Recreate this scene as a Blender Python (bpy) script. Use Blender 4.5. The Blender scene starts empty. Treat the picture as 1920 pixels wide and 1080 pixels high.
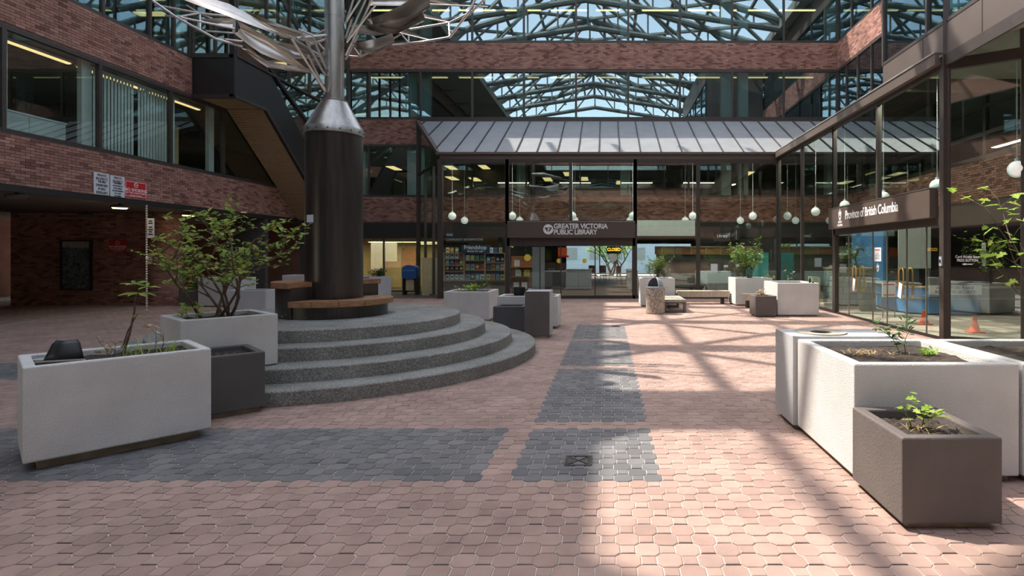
import bpy, bmesh, math, random
import numpy as np
from mathutils import Vector, Matrix
random.seed(7)
SC = bpy.context.scene
COL = SC.collection
# ------------------------------------------------------------------ camera, sky, sun, exposure
F, CX, CY, EYE = 1043.0, 1140.0, 479.0, 1.64
cam = bpy.data.cameras.new('camera'); cam.sensor_width = 36; cam.lens = F / 1920 * 36
cam.shift_x = (960 - CX) / 1920; cam.shift_y = (CY - 540) / 1920
cam.clip_start = 0.05; cam.clip_end = 400
co = bpy.data.objects.new('camera', cam); co.location = (0, 0, EYE); co.rotation_euler = (math.pi / 2, 0, 0)
COL.objects.link(co); SC.camera = co
SUN = Vector((-0.62, 0.28, 1.0)).normalized()
w = bpy.data.worlds.new('sky'); SC.world = w; w.use_nodes = True
wn = w.node_tree.nodes; wl = w.node_tree.links
bg = wn['Background']
sky = wn.new('ShaderNodeTexSky'); sky.sky_type = 'NISHITA'; sky.sun_disc = False
sky.sun_elevation = math.asin(SUN.z); sky.sun_rotation = math.atan2(SUN.x, SUN.y)
sky.air_density = 1.3; sky.dust_density = 1.0; sky.ozone_density = 1.5
hsv = wn.new('ShaderNodeHueSaturation'); hsv.inputs['Saturation'].default_value = 0.80; wl.new(sky.outputs[0], hsv.inputs['Color'])
wbal = wn.new('ShaderNodeMix'); wbal.data_type = 'RGBA'; wbal.blend_type = 'MULTIPLY'; wbal.inputs[0].default_value = 1.0; wbal.inputs[7].default_value = (1.14, 1.0, 0.83, 1)
wl.new(hsv.outputs[0], wbal.inputs[6]); wl.new(wbal.outputs[2], bg.inputs[0]); bg.inputs[1].default_value = 0.62
sl = bpy.data.lights.new('sun', 'SUN'); sl.energy = 5.6; sl.angle = math.radians(0.6); sl.color = (1.0, 0.93, 0.82)
so = bpy.data.objects.new('sun', sl); so.rotation_euler = SUN.to_track_quat('Z', 'Y').to_euler(); COL.objects.link(so)
SC.view_settings.view_transform = 'Standard'; SC.view_settings.look = 'None'
SC.view_settings.gamma = 1.0; SC.view_settings.use_curve_mapping = False
SC.view_settings.exposure = 0.47

def at(x, y, d): return Vector(((x - CX) * d / F, d, EYE - (y - CY) * d / F))
def on_x(x, y, X): return at(x, y, X * F / (x - CX))

# ------------------------------------------------------------------ materials
MATS = {}
def nodes_of(name):
    m = bpy.data.materials.new(name); m.use_nodes = True; MATS[name] = m
    return m, m.node_tree.nodes, m.node_tree.links
def ramp(n, cols):
    r = n.new('ShaderNodeValToRGB'); e = r.color_ramp.elements
    while len(e) < len(cols): e.new(0.5)
    for i, (p, c) in enumerate(cols): e[i].position = p; e[i].color = (*c, 1)
    return r
def mat(name, col, rough=0.6, metal=0.0, var=0.12, scale=6.0, bump=0.0, bscale=60.0, spec=0.5, trans=0.0, stretch=None):
    m, n, l = nodes_of(name); b = n['Principled BSDF']
    b.inputs['Roughness'].default_value = rough; b.inputs['Metallic'].default_value = metal
    b.inputs['Specular IOR Level'].default_value = spec
    tc = n.new('ShaderNodeTexCoord'); mp = n.new('ShaderNodeMapping'); l.new(tc.outputs['Object'], mp.inputs[0])
    if stretch: mp.inputs['Scale'].default_value = stretch
    t = n.new('ShaderNodeTexNoise'); t.inputs['Scale'].default_value = scale; t.inputs['Detail'].default_value = 5
    l.new(mp.outputs[0], t.inputs[0])
    lo = tuple(max(0, c * (1 - var)) for c in col); hi = tuple(min(1, c * (1 + var)) for c in col)
    r = ramp(n, [(0.3, lo), (0.7, hi)]); l.new(t.outputs[0], r.inputs[0]); l.new(r.outputs[0], b.inputs['Base Color'])
    if bump:
        t2 = n.new('ShaderNodeTexNoise'); t2.inputs['Scale'].default_value = bscale; t2.inputs['Detail'].default_value = 3
        l.new(tc.outputs['Object'], t2.inputs[0])
        bp = n.new('ShaderNodeBump'); bp.inputs['Strength'].default_value = bump; bp.inputs['Distance'].default_value = 0.01
        l.new(t2.outputs[0], bp.inputs['Height']); l.new(bp.outputs[0], b.inputs['Normal'])
    if trans:
        tr = n.new('ShaderNodeBsdfTranslucent'); l.new(r.outputs[0], tr.inputs[0])
        mx = n.new('ShaderNodeMixShader'); mx.inputs[0].default_value = trans
        l.new(b.outputs[0], mx.inputs[1]); l.new(tr.outputs[0], mx.inputs[2]); l.new(mx.outputs[0], n['Material Output'].inputs[0])
    return m
def rnd_mat(name, cols, rough=0.8, bump=0.25, bscale=90.0, dirt=0.18, trans=0.0, spec=0.35):
    """colour picked per piece: attribute rnd (joined pieces) + object random (single pieces)"""
    m, n, l = nodes_of(name); b = n['Principled BSDF']; b.inputs['Roughness'].default_value = rough
    b.inputs['Specular IOR Level'].default_value = spec
    a = n.new('ShaderNodeAttribute'); a.attribute_name = 'rnd'; oi = n.new('ShaderNodeObjectInfo')
    ad = n.new('ShaderNodeMath'); ad.operation = 'ADD'; l.new(a.outputs['Fac'], ad.inputs[0]); l.new(oi.outputs['Random'], ad.inputs[1])
    fr = n.new('ShaderNodeMath'); fr.operation = 'FRACT'; l.new(ad.outputs[0], fr.inputs[0])
    r = ramp(n, cols); l.new(fr.outputs[0], r.inputs[0])
    g = n.new('ShaderNodeNewGeometry')
    t = n.new('ShaderNodeTexNoise'); t.inputs['Scale'].default_value = 1.3; t.inputs['Detail'].default_value = 8; t.inputs['Roughness'].default_value = 0.7
    l.new(g.outputs['Position'], t.inputs[0])
    mr = n.new('ShaderNodeMapRange'); mr.inputs[1].default_value = 0.3; mr.inputs[2].default_value = 0.7
    mr.inputs[3].default_value = 1 - dirt; mr.inputs[4].default_value = 1 + dirt; l.new(t.outputs[0], mr.inputs[0])
    mu = n.new('ShaderNodeMix'); mu.data_type = 'RGBA'; mu.blend_type = 'MULTIPLY'; mu.inputs[0].default_value = 1
    l.new(r.outputs[0], mu.inputs[6]); l.new(mr.outputs[0], mu.inputs[7]); l.new(mu.outputs[2], b.inputs['Base Color'])
    if bump:
        t2 = n.new('ShaderNodeTexNoise'); t2.inputs['Scale'].default_value = bscale; l.new(g.outputs['Position'], t2.inputs[0])
        bp = n.new('ShaderNodeBump'); bp.inputs['Strength'].default_value = bump; bp.inputs['Distance'].default_value = 0.004
        l.new(t2.outputs[0], bp.inputs['Height']); l.new(bp.outputs[0], b.inputs['Normal'])
    if trans:
        tr = n.new('ShaderNodeBsdfTranslucent'); l.new(mu.outputs[2], tr.inputs[0])
        mx = n.new('ShaderNodeMixShader'); mx.inputs[0].default_value = trans
        l.new(b.outputs[0], mx.inputs[1]); l.new(tr.outputs[0], mx.inputs[2]); l.new(mx.outputs[0], n['Material Output'].inputs[0])
    return m
def glass_mat(name, tint, f0=0.09, rough=0.0, gl=(0.93, 1.0, 0.98)):
    m, n, l = nodes_of(name); n.remove(n['Principled BSDF'])
    tr = n.new('ShaderNodeBsdfTransparent'); tr.inputs[0].default_value = (*tint, 1)
    g = n.new('ShaderNodeBsdfGlossy'); g.inputs['Color'].default_value = (*gl, 1); g.inputs['Roughness'].default_value = rough
    lw = n.new('ShaderNodeLayerWeight'); lw.inputs[0].default_value = 0.5
    p = n.new('ShaderNodeMath'); p.operation = 'POWER'; p.inputs[1].default_value = 4.0; l.new(lw.outputs['Facing'], p.inputs[0])
    mr = n.new('ShaderNodeMapRange'); mr.inputs[3].default_value = f0; mr.inputs[4].default_value = 1.0; l.new(p.outputs[0], mr.inputs[0])
    mx = n.new('ShaderNodeMixShader'); l.new(mr.outputs[0], mx.inputs[0]); l.new(tr.outputs[0], mx.inputs[1]); l.new(g.outputs[0], mx.inputs[2])
    l.new(mx.outputs[0], n['Material Output'].inputs[0]); return m
def emit_mat(name, col, s):
    m, n, l = nodes_of(name); b = n['Principled BSDF']; b.inputs['Base Color'].default_value = (*col, 1)
    b.inputs['Emission Color'].default_value = (*col, 1); b.inputs['Emission Strength'].default_value = s; return m
def aggregate_mat(name, cols, scale):
    m, n, l = nodes_of(name); b = n['Principled BSDF']; b.inputs['Roughness'].default_value = 0.75
    tc = n.new('ShaderNodeTexCoord'); v = n.new('ShaderNodeTexVoronoi'); v.inputs['Scale'].default_value = scale
    l.new(tc.outputs['Object'], v.inputs[0]); sp = n.new('ShaderNodeSeparateColor'); l.new(v.outputs['Color'], sp.inputs[0])
    r = ramp(n, cols); l.new(sp.outputs[0], r.inputs[0])
    t = n.new('ShaderNodeTexNoise'); t.inputs['Scale'].default_value = 2.2; t.inputs['Detail'].default_value = 6; l.new(tc.outputs['Object'], t.inputs[0])
    mr = n.new('ShaderNodeMapRange'); mr.inputs[1].default_value = 0.3; mr.inputs[2].default_value = 0.7; mr.inputs[3].default_value = 0.78; mr.inputs[4].default_value = 1.2
    l.new(t.outputs[0], mr.inputs[0])
    mu = n.new('ShaderNodeMix'); mu.data_type = 'RGBA'; mu.blend_type = 'MULTIPLY'; mu.inputs[0].default_value = 1
    l.new(r.outputs[0], mu.inputs[6]); l.new(mr.outputs[0], mu.inputs[7]); l.new(mu.outputs[2], b.inputs['Base Color'])
    bp = n.new('ShaderNodeBump'); bp.inputs['Strength'].default_value = 0.6; bp.inputs['Distance'].default_value = 0.006; bp.invert = True
    l.new(v.outputs['Distance'], bp.inputs['Height']); l.new(bp.outputs[0], b.inputs['Normal']); return m

rnd_mat('paver_red', dirt=.24, cols=[(0, (.31, .205, .172)), (.35, (.355, .240, .200)), (.7, (.385, .265, .222)), (1, (.325, .215, .185))])
rnd_mat('paver_grey', [(0, (.125, .122, .126)), (.5, (.16, .155, .158)), (1, (.20, .188, .185))])
rnd_mat('brick', [(0, (.16, .072, .060)), (.22, (.28, .135, .105)), (.6, (.35, .180, .142)), (.9, (.40, .225, .182)), (1, (.13, .060, .050))], dirt=0.25)
rnd_mat('leaf', [(0, (.16, .30, .06)), (.5, (.32, .46, .09)), (.85, (.52, .54, .13)), (1, (.42, .24, .07))], rough=.5, bump=0, trans=.4)
rnd_mat('leaf_mid', [(0, (.07, .15, .03)), (.5, (.14, .25, .05)), (.9, (.28, .38, .10)), (1, (.35, .22, .10))], rough=.5, bump=0, trans=.35)
rnd_mat('leaf_lime', [(0, (.25, .42, .05)), (.6, (.38, .55, .09)), (1, (.50, .58, .14))], rough=.5, bump=0, trans=.45)
rnd_mat('leaf_dark', [(0, (.03, .09, .025)), (.6, (.06, .15, .04)), (1, (.12, .22, .06))], rough=.45, bump=0, trans=.25)
rnd_mat('leaf_dry', [(0, (.36, .20, .08)), (.6, (.50, .36, .20)), (1, (.62, .50, .33))], rough=.8, bump=0, trans=.3)
rnd_mat('petal', [(0, (.55, .25, .35)), (.5, (.75, .55, .62)), (1, (.85, .75, .78))], bump=0, trans=.3)
rnd_mat('stone', [(0, (.17, .17, .16)), (.5, (.26, .26, .245)), (1, (.34, .34, .32))], bump=.8, bscale=30)
mat('sand_joint', (.50, .43, .37), .95, var=.35, scale=9)
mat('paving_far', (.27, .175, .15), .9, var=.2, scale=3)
mat('mortar', (.12, .085, .075), .95, var=.3, scale=8)
mat('concrete_white', (.64, .625, .605), .75, var=.08, scale=2.5, bump=.8, bscale=110)
mat('concrete_grey', (.46, .46, .47), .75, var=.07, scale=2.5, bump=.4, bscale=55)
mat('concrete_dark', (.092, .086, .085), .7, var=.1, scale=3, bump=.4, bscale=55)
mat('concrete_brown', (.125, .104, .096), .7, var=.1, scale=3, bump=.5, bscale=55)
mat('concrete_raw', (.36, .33, .28), .9, var=.25, scale=8, bump=.4)
mat('plinth', (.30, .26, .20), .9, var=.3, scale=9)
mat('soil', (.042, .030, .022), .95, var=.5, scale=40, bump=1, bscale=80)
aggregate_mat('aggregate', [(0, (.115, .11, .096)), (.45, (.21, .204, .184)), (.8, (.295, .288, .268)), (1, (.43, .42, .40))], 120)
aggregate_mat('aggregate_warm', [(0, (.14, .11, .08)), (.45, (.34, .27, .21)), (.8, (.5, .42, .34)), (1, (.62, .56, .48))], 55)
mat('bronze_frame', (.060, .048, .043), .45, metal=.25, var=.12)
mat('bronze_clad', (.135, .108, .094), .42, metal=.3, var=.06, scale=2)
mat('sign_brown', (.085, .062, .052), .5, var=.05)
mat('black_metal', (.020, .019, .019), .5, var=.1)
mat('black_pipe', (.026, .022, .020), .32, var=.45, scale=5, spec=.6, stretch=(4, 4, .3))
mat('truss_paint', (.20, .215, .205), .6, var=.1)
mat('steel', (.42, .40, .37), .34, metal=.9, var=.22, scale=4, stretch=(3, 3, .4))
mat('steel_bright', (.60, .58, .56), .34, metal=.75, var=.12)
mat('steel_sail', (.62, .57, .52), .30, metal=.85, var=.22, scale=3)
mat('roof_metal', (.27, .28, .295), .42, metal=.1, var=.08, scale=2)
mat('soffit', (.36, .25, .14), .7, var=.08)
mat('ceiling_dark', (.16, .125, .10), .9, var=.1)
mat('slab', (.30, .29, .26), .9, var=.08)
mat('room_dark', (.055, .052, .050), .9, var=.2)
mat('room_wall', (.11, .098, .082), .9, var=.12)
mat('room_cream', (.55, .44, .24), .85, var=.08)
mat('carpet', (.09, .07, .06), .95, var=.2)
mat('column_white', (.52, .58, .56), .8, var=.05)
mat('blind', (.58, .66, .64), .8, var=.06)
mat('wood', (.40, .27, .16), .55, var=.3, scale=5, stretch=(1, 1, 8))
mat('wood_grey', (.40, .34, .27), .7, var=.25, scale=5, stretch=(8, 1, 1))
mat('wood_bench', (.30, .155, .075), .5, var=.35, scale=9, stretch=(1, 1, 5))
mat('wood_orange', (.34, .15, .06), .6, var=.15)
mat('paint_white', (.80, .80, .80), .55, var=.03)
mat('paint_light', (.62, .66, .70), .55, var=.03)
mat('paint_red', (.52, .015, .02), .5, var=.05)
mat('print_maroon', (.10, .012, .03), .5, var=.03)
mat('paint_blue', (.02, .09, .28), .45, var=.1)
mat('desk_blue', (.10, .28, .58), .5, var=.1)
mat('sign_blue', (.015, .04, .13), .5, var=.05)
mat('teal', (.05, .36, .33), .6, var=.08)
mat('ink', (.012, .012, .014), .6, var=.02)
mat('grey_panel', (.30, .33, .37), .5, var=.05)
emit_mat('globe', (.86, .88, .84), .30)
mat('gold', (.75, .50, .16), .3, metal=.9, var=.05)
mat('cone_orange', (.90, .13, .03), .5, var=.04)
mat('bark', (.10, .065, .045), .85, var=.35, scale=30, bump=.4)
mat('stem_green', (.13, .16, .05), .7, var=.2)
mat('bronze_statue', (.045, .050, .048), .35, metal=.7, var=.4, scale=14)
mat('plastic_black', (.022, .022, .024), .4, var=.1)
mat('poster', (.10, .13, .16), .4, var=.9, scale=12)
mat('iron', (.07, .055, .045), .7, metal=.4, var=.3)
mat('building_pale', (.44, .54, .70), .8, var=.1)
mat('yellow_print', (.75, .62, .08), .6, var=.05)
glass_mat('glass', (.86, .94, .92), .13)
glass_mat('glass_high', (.66, .78, .78), .20, gl=(.78, .91, 1.0))
glass_mat('glass_door', (.91, .96, .945), .075)
glass_mat('glass_frost', (.45, .52, .50), .05, rough=.3)
emit_mat('lamp_warm', (1.0, .72, .30), 2.2)
emit_mat('lamp_soft', (1.0, .70, .30), 1.0)
emit_mat('led_amber', (1.0, .42, .05), 2.5)
def book_mat(i, c): mat('book_%d' % i, c, .5, var=.5, scale=22)
BOOKC = [((.62, .66, .66), 'pale grey'), ((.50, .55, .52), 'off white'), ((.60, .64, .60), 'cream'), ((.03, .10, .28), 'navy blue'), ((.10, .35, .50), 'sky blue'), ((.45, .06, .05), 'red'), ((.65, .60, .10), 'yellow'),
         ((.06, .06, .07), 'black'), ((.20, .32, .16), 'green'), ((.45, .25, .10), 'tan brown')]
for i, (c, nme) in enumerate(BOOKC): book_mat(i, c)

# ------------------------------------------------------------------ mesh helpers
def V(*a): return Vector(a)
class MB:
    def __init__(s): s.v = []; s.f = []; s.r = []
    def add(s, vs, fs, rnd=None):
        b = len(s.v); s.v += [tuple(p) for p in vs]; s.f += [tuple(b + i for i in f) for f in fs]
        s.r += [0.0 if rnd is None else rnd] * len(fs); return s
    def box(s, x0, x1, y0, y1, z0, z1, rnd=None):
        vs = [(x, y, z) for z in (z0, z1) for (x, y) in ((x0, y0), (x1, y0), (x1, y1), (x0, y1))]
        return s.add(vs, [(3, 2, 1, 0), (4, 5, 6, 7), (0, 1, 5, 4), (1, 2, 6, 5), (2, 3, 7, 6), (3, 0, 4, 7)], rnd)
    def obox(s, c, a, b, d, rnd=None):   # centre, three half vectors (right handed)
        c, a, b, d = Vector(c), Vector(a), Vector(b), Vector(d)
        vs = [c + i * a + j * b + k * d for k in (-1, 1) for (i, j) in ((-1, -1), (1, -1), (1, 1), (-1, 1))]
        return s.add(vs, [(3, 2, 1, 0), (4, 5, 6, 7), (0, 1, 5, 4), (1, 2, 6, 5), (2, 3, 7, 6), (3, 0, 4, 7)], rnd)
    def beam(s, p, q, w, h, up=(0, 0, 1)):
        p, q = Vector(p), Vector(q); a = (q - p) / 2; t = a.normalized(); u = Vector(up)
        if abs(t.dot(u)) > .99: u = Vector((0, 1, 0))
        sd = t.cross(u).normalized(); u = sd.cross(t).normalized()
        return s.obox((p + q) / 2, a, u * h / 2 * -1, sd * w / 2) if False else s.obox((p + q) / 2, a, -sd * w / 2, u * h / 2)
    def prism(s, poly, z0, z1, rnd=None):
        n = len(poly); vs = [(x, y, z0) for x, y in poly] + [(x, y, z1) for x, y in poly]
        fs = [tuple(range(n - 1, -1, -1)), tuple(range(n, 2 * n))] + [(i, (i + 1) % n, n + (i + 1) % n, n + i) for i in range(n)]
        return s.add(vs, fs, rnd)
    def slab(s, pts, off):               # planar polygon given a thickness vector
        off = Vector(off); n = len(pts); p = [Vector(q) for q in pts]
        return s.add(p + [q + off for q in p], [tuple(range(n - 1, -1, -1)), tuple(range(n, 2 * n))] + [(i, (i + 1) % n, n + (i + 1) % n, n + i) for i in range(n)])
    def tube(s, pts, rad, n=6):
        pts = [Vector(p) for p in pts]
        if not hasattr(rad, '__len__'): rad = [rad] * len(pts)
        vs = []; fs = []; pu = None
        for i, p in enumerate(pts):
            t = (pts[min(i + 1, len(pts) - 1)] - pts[max(i - 1, 0)]).normalized()
            if pu is None: pu = t.orthogonal().normalized()
            u = (pu - t * pu.dot(t)); u = u.normalized() if u.length > 1e-6 else t.orthogonal().normalized(); pu = u; w_ = t.cross(u)
            for k in range(n):
                a = 2 * math.pi * k / n; vs.append(p + (u * math.cos(a) + w_ * math.sin(a)) * rad[i])
        for i in range(len(pts) - 1):
            for k in range(n): a = i * n + k; b = i * n + (k + 1) % n; fs.append((a, b, b + n, a + n))
        fs.append(tuple(range(n - 1, -1, -1))); m = (len(pts) - 1) * n; fs.append(tuple(range(m, m + n)))
        return s.add(vs, fs)
    def lathe(s, prof, c=(0, 0, 0), n=48, a0=0.0, a1=None):
        full = a1 is None; c = Vector(c); k = n if full else n + 1; vs = []; fs = []
        for i in range(k):
            a = a0 + (2 * math.pi if full else a1 - a0) * i / n
            for r, z in prof: vs.append(c + Vector((r * math.cos(a), r * math.sin(a), z)))
        m = len(prof)
        for i in range(n):
            j = (i + 1) % k
            for q in range(m - 1): fs.append((i * m + q, j * m + q, j * m + q + 1, i * m + q + 1))
        if not full:
            fs.append(tuple(range(m))); fs.append(tuple(range((k - 1) * m + m - 1, (k - 1) * m - 1, -1)))
        return s.add(vs, fs)
    def sphere(s, c, r, n=12, sc=(1, 1, 1)):
        c = Vector(c); pr = [(math.sin(math.pi * i / n), -math.cos(math.pi * i / n)) for i in range(n + 1)]; m = 2 * n; vs = []; fs = []
        for (rr, zz) in pr:
            for k in range(m): a = 2 * math.pi * k / m; vs.append(c + Vector((rr * math.cos(a) * sc[0], rr * math.sin(a) * sc[1], zz * sc[2])) * r)
        for i in range(n):
            for k in range(m): a = i * m + k; b = i * m + (k + 1) % m; fs.append((a, b, b + m, a + m))
        return s.add(vs, fs)
    def mesh(s, name, m=None, smooth=False):
        me = bpy.data.meshes.new(name); me.from_pydata(s.v, [], s.f)
        if any(s.r): at_ = me.attributes.new('rnd', 'FLOAT', 'FACE'); at_.data.foreach_set('value', s.r)
        if m: me.materials.append(MATS[m])
        if smooth: me.polygons.foreach_set('use_smooth', [True] * len(me.polygons)); me.set_sharp_from_angle(angle=math.radians(35))
        return me
    def build(s, name, m, parent=None, smooth=False, bevel=0, local=False):
        me = s.mesh(name, m, smooth); o = bpy.data.objects.new(name, me); COL.objects.link(o)
        if parent is not None:
            o.parent = parent
            if not local:
                og = ORI.get(parent.name, Vector((0, 0, 0))); me.transform(Matrix.Translation(-og)); ORI[o.name] = og
        if bevel:
            bv = o.modifiers.new('bevel', 'BEVEL'); bv.width = bevel; bv.segments = 2; bv.limit_method = 'ANGLE'
        return o
ORI = {}
ORDS = ('first', 'second', 'third', 'fourth', 'fifth', 'sixth', 'seventh', 'eighth', 'ninth', 'tenth')
def tag(o, label, cat, group=None):
    o['label'] = label; o['category'] = cat
    if group: o['group'] = group
    return o
def thing(name, label, cat, loc=(0, 0, 0), rz=0, group=None):
    o = bpy.data.objects.new(name, None); COL.objects.link(o); o.empty_display_size = .2
    o.location = loc; o.rotation_euler = (0, 0, rz); ORI[o.name] = Vector(loc); return tag(o, label, cat, group)
def struct(name, mb, m, label=None, **k):
    o = mb.build(name, m, **k); o['kind'] = 'structure'
    if label: o['label'] = label
    return o
def B(*a): return MB().box(*a)
def dup(root, loc, label=None):
    r = root.copy(); COL.objects.link(r); r.location = loc
    if label: r['label'] = label
    for ch in list(root.children):
        c = ch.copy(); COL.objects.link(c); c.parent = r
        for g in list(ch.children): q = g.copy(); COL.objects.link(q); q.parent = c
    return r
FACE = {'-y': Matrix(((1, 0, 0), (0, 0, -1), (0, 1, 0))), '+x': Matrix(((0, 0, 1), (1, 0, 0), (0, 1, 0))), '-x': Matrix(((0, 0, -1), (-1, 0, 0), (0, 1, 0)))}
def text(parent, body, size, loc, face, m, bold=0.0, sx=1.0, align='CENTER', name='lettering', space=1.0, spacing=1.0, depth=.004):
    cu = bpy.data.curves.new('lettering', 'FONT'); cu.body = body; cu.size = size; cu.align_x = align; cu.align_y = 'CENTER'
    cu.offset = bold * size; cu.extrude = depth / 2; cu.space_line = space; cu.space_character = spacing; cu.resolution_u = 3
    o = bpy.data.objects.new('lettering_source', cu); COL.objects.link(o); bpy.context.view_layer.update()
    me = bpy.data.meshes.new_from_object(o.evaluated_get(bpy.context.evaluated_depsgraph_get())); bpy.data.objects.remove(o); bpy.data.curves.remove(cu)
    R = FACE[face] if isinstance(face, str) else face
    me.transform(Matrix.Translation(Vector(loc)) @ R.to_4x4() @ Matrix.Diagonal((sx, 1, 1, 1)))
    me.materials.clear(); me.materials.append(MATS[m]); o = bpy.data.objects.new(name, me); COL.objects.link(o)
    og = ORI.get(parent.name, Vector((0, 0, 0))); me.transform(Matrix.Translation(-og)); o.parent = parent; ORI[o.name] = og
    return o

# ------------------------------------------------------------------ levels and planes of the courtyard
XL, XR, XW, DW, DL, DF = -13.0, 6.5, 10.35, 25.1, 21.2, -9.0   # left front, right glass, right wall, back wall, lobby glass, wall behind
Z1, Z2, H2, Z3, H3, Z4, H4, ZT = 3.12, 4.3, 6.62, 7.8, 10.0, 11.25, 13.5, 14.7
EAVE = 5.5

# ------------------------------------------------------------------ floor with pavers
floor = struct('floor', B(-40, 40, -14, 60, -.25, -.006), 'sand_joint', 'red and charcoal interlocking courtyard paving')
PER, ROW = .222, .111
def is_grey(x, y):
    if 4.02 < y < 5.28 and -10 < x < .42: return not (-.90 < x < -.70)
    if -.76 < x < .40 and 5.5 < y < 13.2: return not (8.05 < y < 8.25 or 10.7 < y < 10.9)
    if 7.4 < y < 8.5 and -10.5 < x < -7.6: return True
    return False
OC = [(-.042, -.069), (.042, -.069), (.069, -.042), (.069, .042), (.042, .069), (-.042, .069), (-.069, .042), (-.069, -.042)]
def piece_geo(kind, g=.003):
    P = np.array(OC if kind == 0 else [(-.042, -.042), (.042, -.042), (.042, .042), (-.042, .042)])
    s_out = 1 - g / (.069 if kind == 0 else .042); s_in = s_out - (.06 if kind == 0 else .09)
    lo = P * s_out; hi = P * s_in
    if kind: lo[:2, 1] += .003; hi[:2, 1] += .003
    n = len(P); v = np.vstack([np.c_[lo, np.full(n, -.012)], np.c_[lo, np.full(n, -.003)], np.c_[hi, np.full(n, 0.)]])
    f = [(i, (i + 1) % n, n + (i + 1) % n, n + i) for i in range(n)] + [(n + i, n + (i + 1) % n, 2 * n + (i + 1) % n, 2 * n + i) for i in range(n)] + [tuple(range(2 * n, 3 * n))]
    return v, f
GEO = [piece_geo(0), piece_geo(1)]
shared = {}
for k in (0, 1):
    for c in ('paver_red', 'paver_grey'):
        mb = MB(); mb.add(GEO[k][0], GEO[k][1]); shared[k, c] = mb.mesh('paver', c)
rest = {'paver_red': MB(), 'paver_grey': MB()}
pieces = []
SC_X, SC_Y = -4.5, 9.15                                     # centre of the round steps
for j in range(int(2.0 / ROW), int(21.3 / ROW)):
    y = j * ROW
    xl, xr = -1.12 * y - 1.3, .78 * y + 1.2
    xl = max(xl, -21); xr = min(xr, 11)
    off = (j % 2) * PER / 2
    for i in range(int((xl - off) / PER), int((xr - off) / PER) + 1):
        for k, dx in ((0, 0), (1, PER / 2)):
            x = i * PER + off + dx
            if math.hypot(x - SC_X, y - SC_Y) < 3.1: continue
            pieces.append((k, x, y))
def in_view(x, y): px = CX + F * x / y; py = CY + EYE * F / y; return 0 < px < 1920 and py < 1080 and not (px > 1600 and py > 800) and not (px < 400 and py < 850)
near = sorted([p for p in pieces if in_view(p[1], p[2])], key=lambda p: p[2])
near_o = set(near[:300]); gapm = MB()
for p in pieces:
    k, x, y = p
    if k and y < 9: gapm.box(x - .042, x + .042, y - .0425, y - .0385 + random.uniform(-.001, .005), -.007, -.0035)
    c = 'paver_grey' if is_grey(x, y) else 'paver_red'
    dz = random.uniform(-.002, .0015); tx, ty = random.gauss(0, .006), random.gauss(0, .006)
    if p in near_o:
        o = bpy.data.objects.new('paver', shared[k, c]); COL.objects.link(o); o.parent = floor; o.location = (x, y, dz); o.rotation_euler = (tx, ty, random.gauss(0, .008))
    else:
        v = GEO[k][0].copy(); v[:, 2] += dz + v[:, 1] * tx - v[:, 0] * ty; v[:, 0] += x; v[:, 1] += y
        rest[c].add(v.tolist(), GEO[k][1], random.uniform(.01, .99))
for c in rest: o = rest[c].build('paver', c, floor); o['kind'] = 'stuff'; o['label'] = 'charcoal interlocking pavers' if c == 'paver_grey' else 'red interlocking pavers'
o = gapm.build('open_joint', 'ink', floor); o['kind'] = 'stuff'
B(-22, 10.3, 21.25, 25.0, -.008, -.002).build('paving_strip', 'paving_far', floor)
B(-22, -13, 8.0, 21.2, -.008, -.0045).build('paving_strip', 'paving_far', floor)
pts = [at(x, y, EYE * F / (y - CY)) for x, y in ((-60, 622), (0, 611), (90, 597), (180, 585), (250, 576), (300, 572))]
mb = MB()
for a, b in zip(pts, pts[1:]): mb.beam(V(a.x, a.y, -.002), V(b.x, b.y, -.002), .14, .012)
mb.build('curved_kerb', 'concrete_raw', floor)

def drain(px, py, s, label):
    p = at(px, py, EYE * F / (py - CY)); t = thing('drain_grate', label, 'drain', (p.x, p.y, 0))
    mb = MB()
    for sgn in (-1, 1):
        mb.box(p.x - s, p.x + s, p.y + sgn * s - .008, p.y + sgn * s + .008, -.006, .005); mb.box(p.x + sgn * s - .008, p.x + sgn * s + .008, p.y - s, p.y + s, -.006, .005)
    mb.build('frame', 'iron', t); B(p.x - s, p.x + s, p.y - s, p.y + s, -.010, -.004).build('pit', 'ink', t)
    for a in (1, -1): MB().beam(V(p.x - s, p.y - a * s, .002), V(p.x + s, p.y + a * s, .002), .012, .008).build('bar', 'iron', t)
    for i in range(1, 7):
        q = i / 7 * s
        for sx in (-1, 1): B(p.x + sx * q - .004, p.x + sx * q + .004, p.y - q, p.y + q, -.004, .004).build('bar', 'iron', t)
drain(1085, 864, .10, 'square iron drain grate in the charcoal paving')
drain(1155, 612, .09, 'small iron drain grate far off before the library doors')

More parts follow.
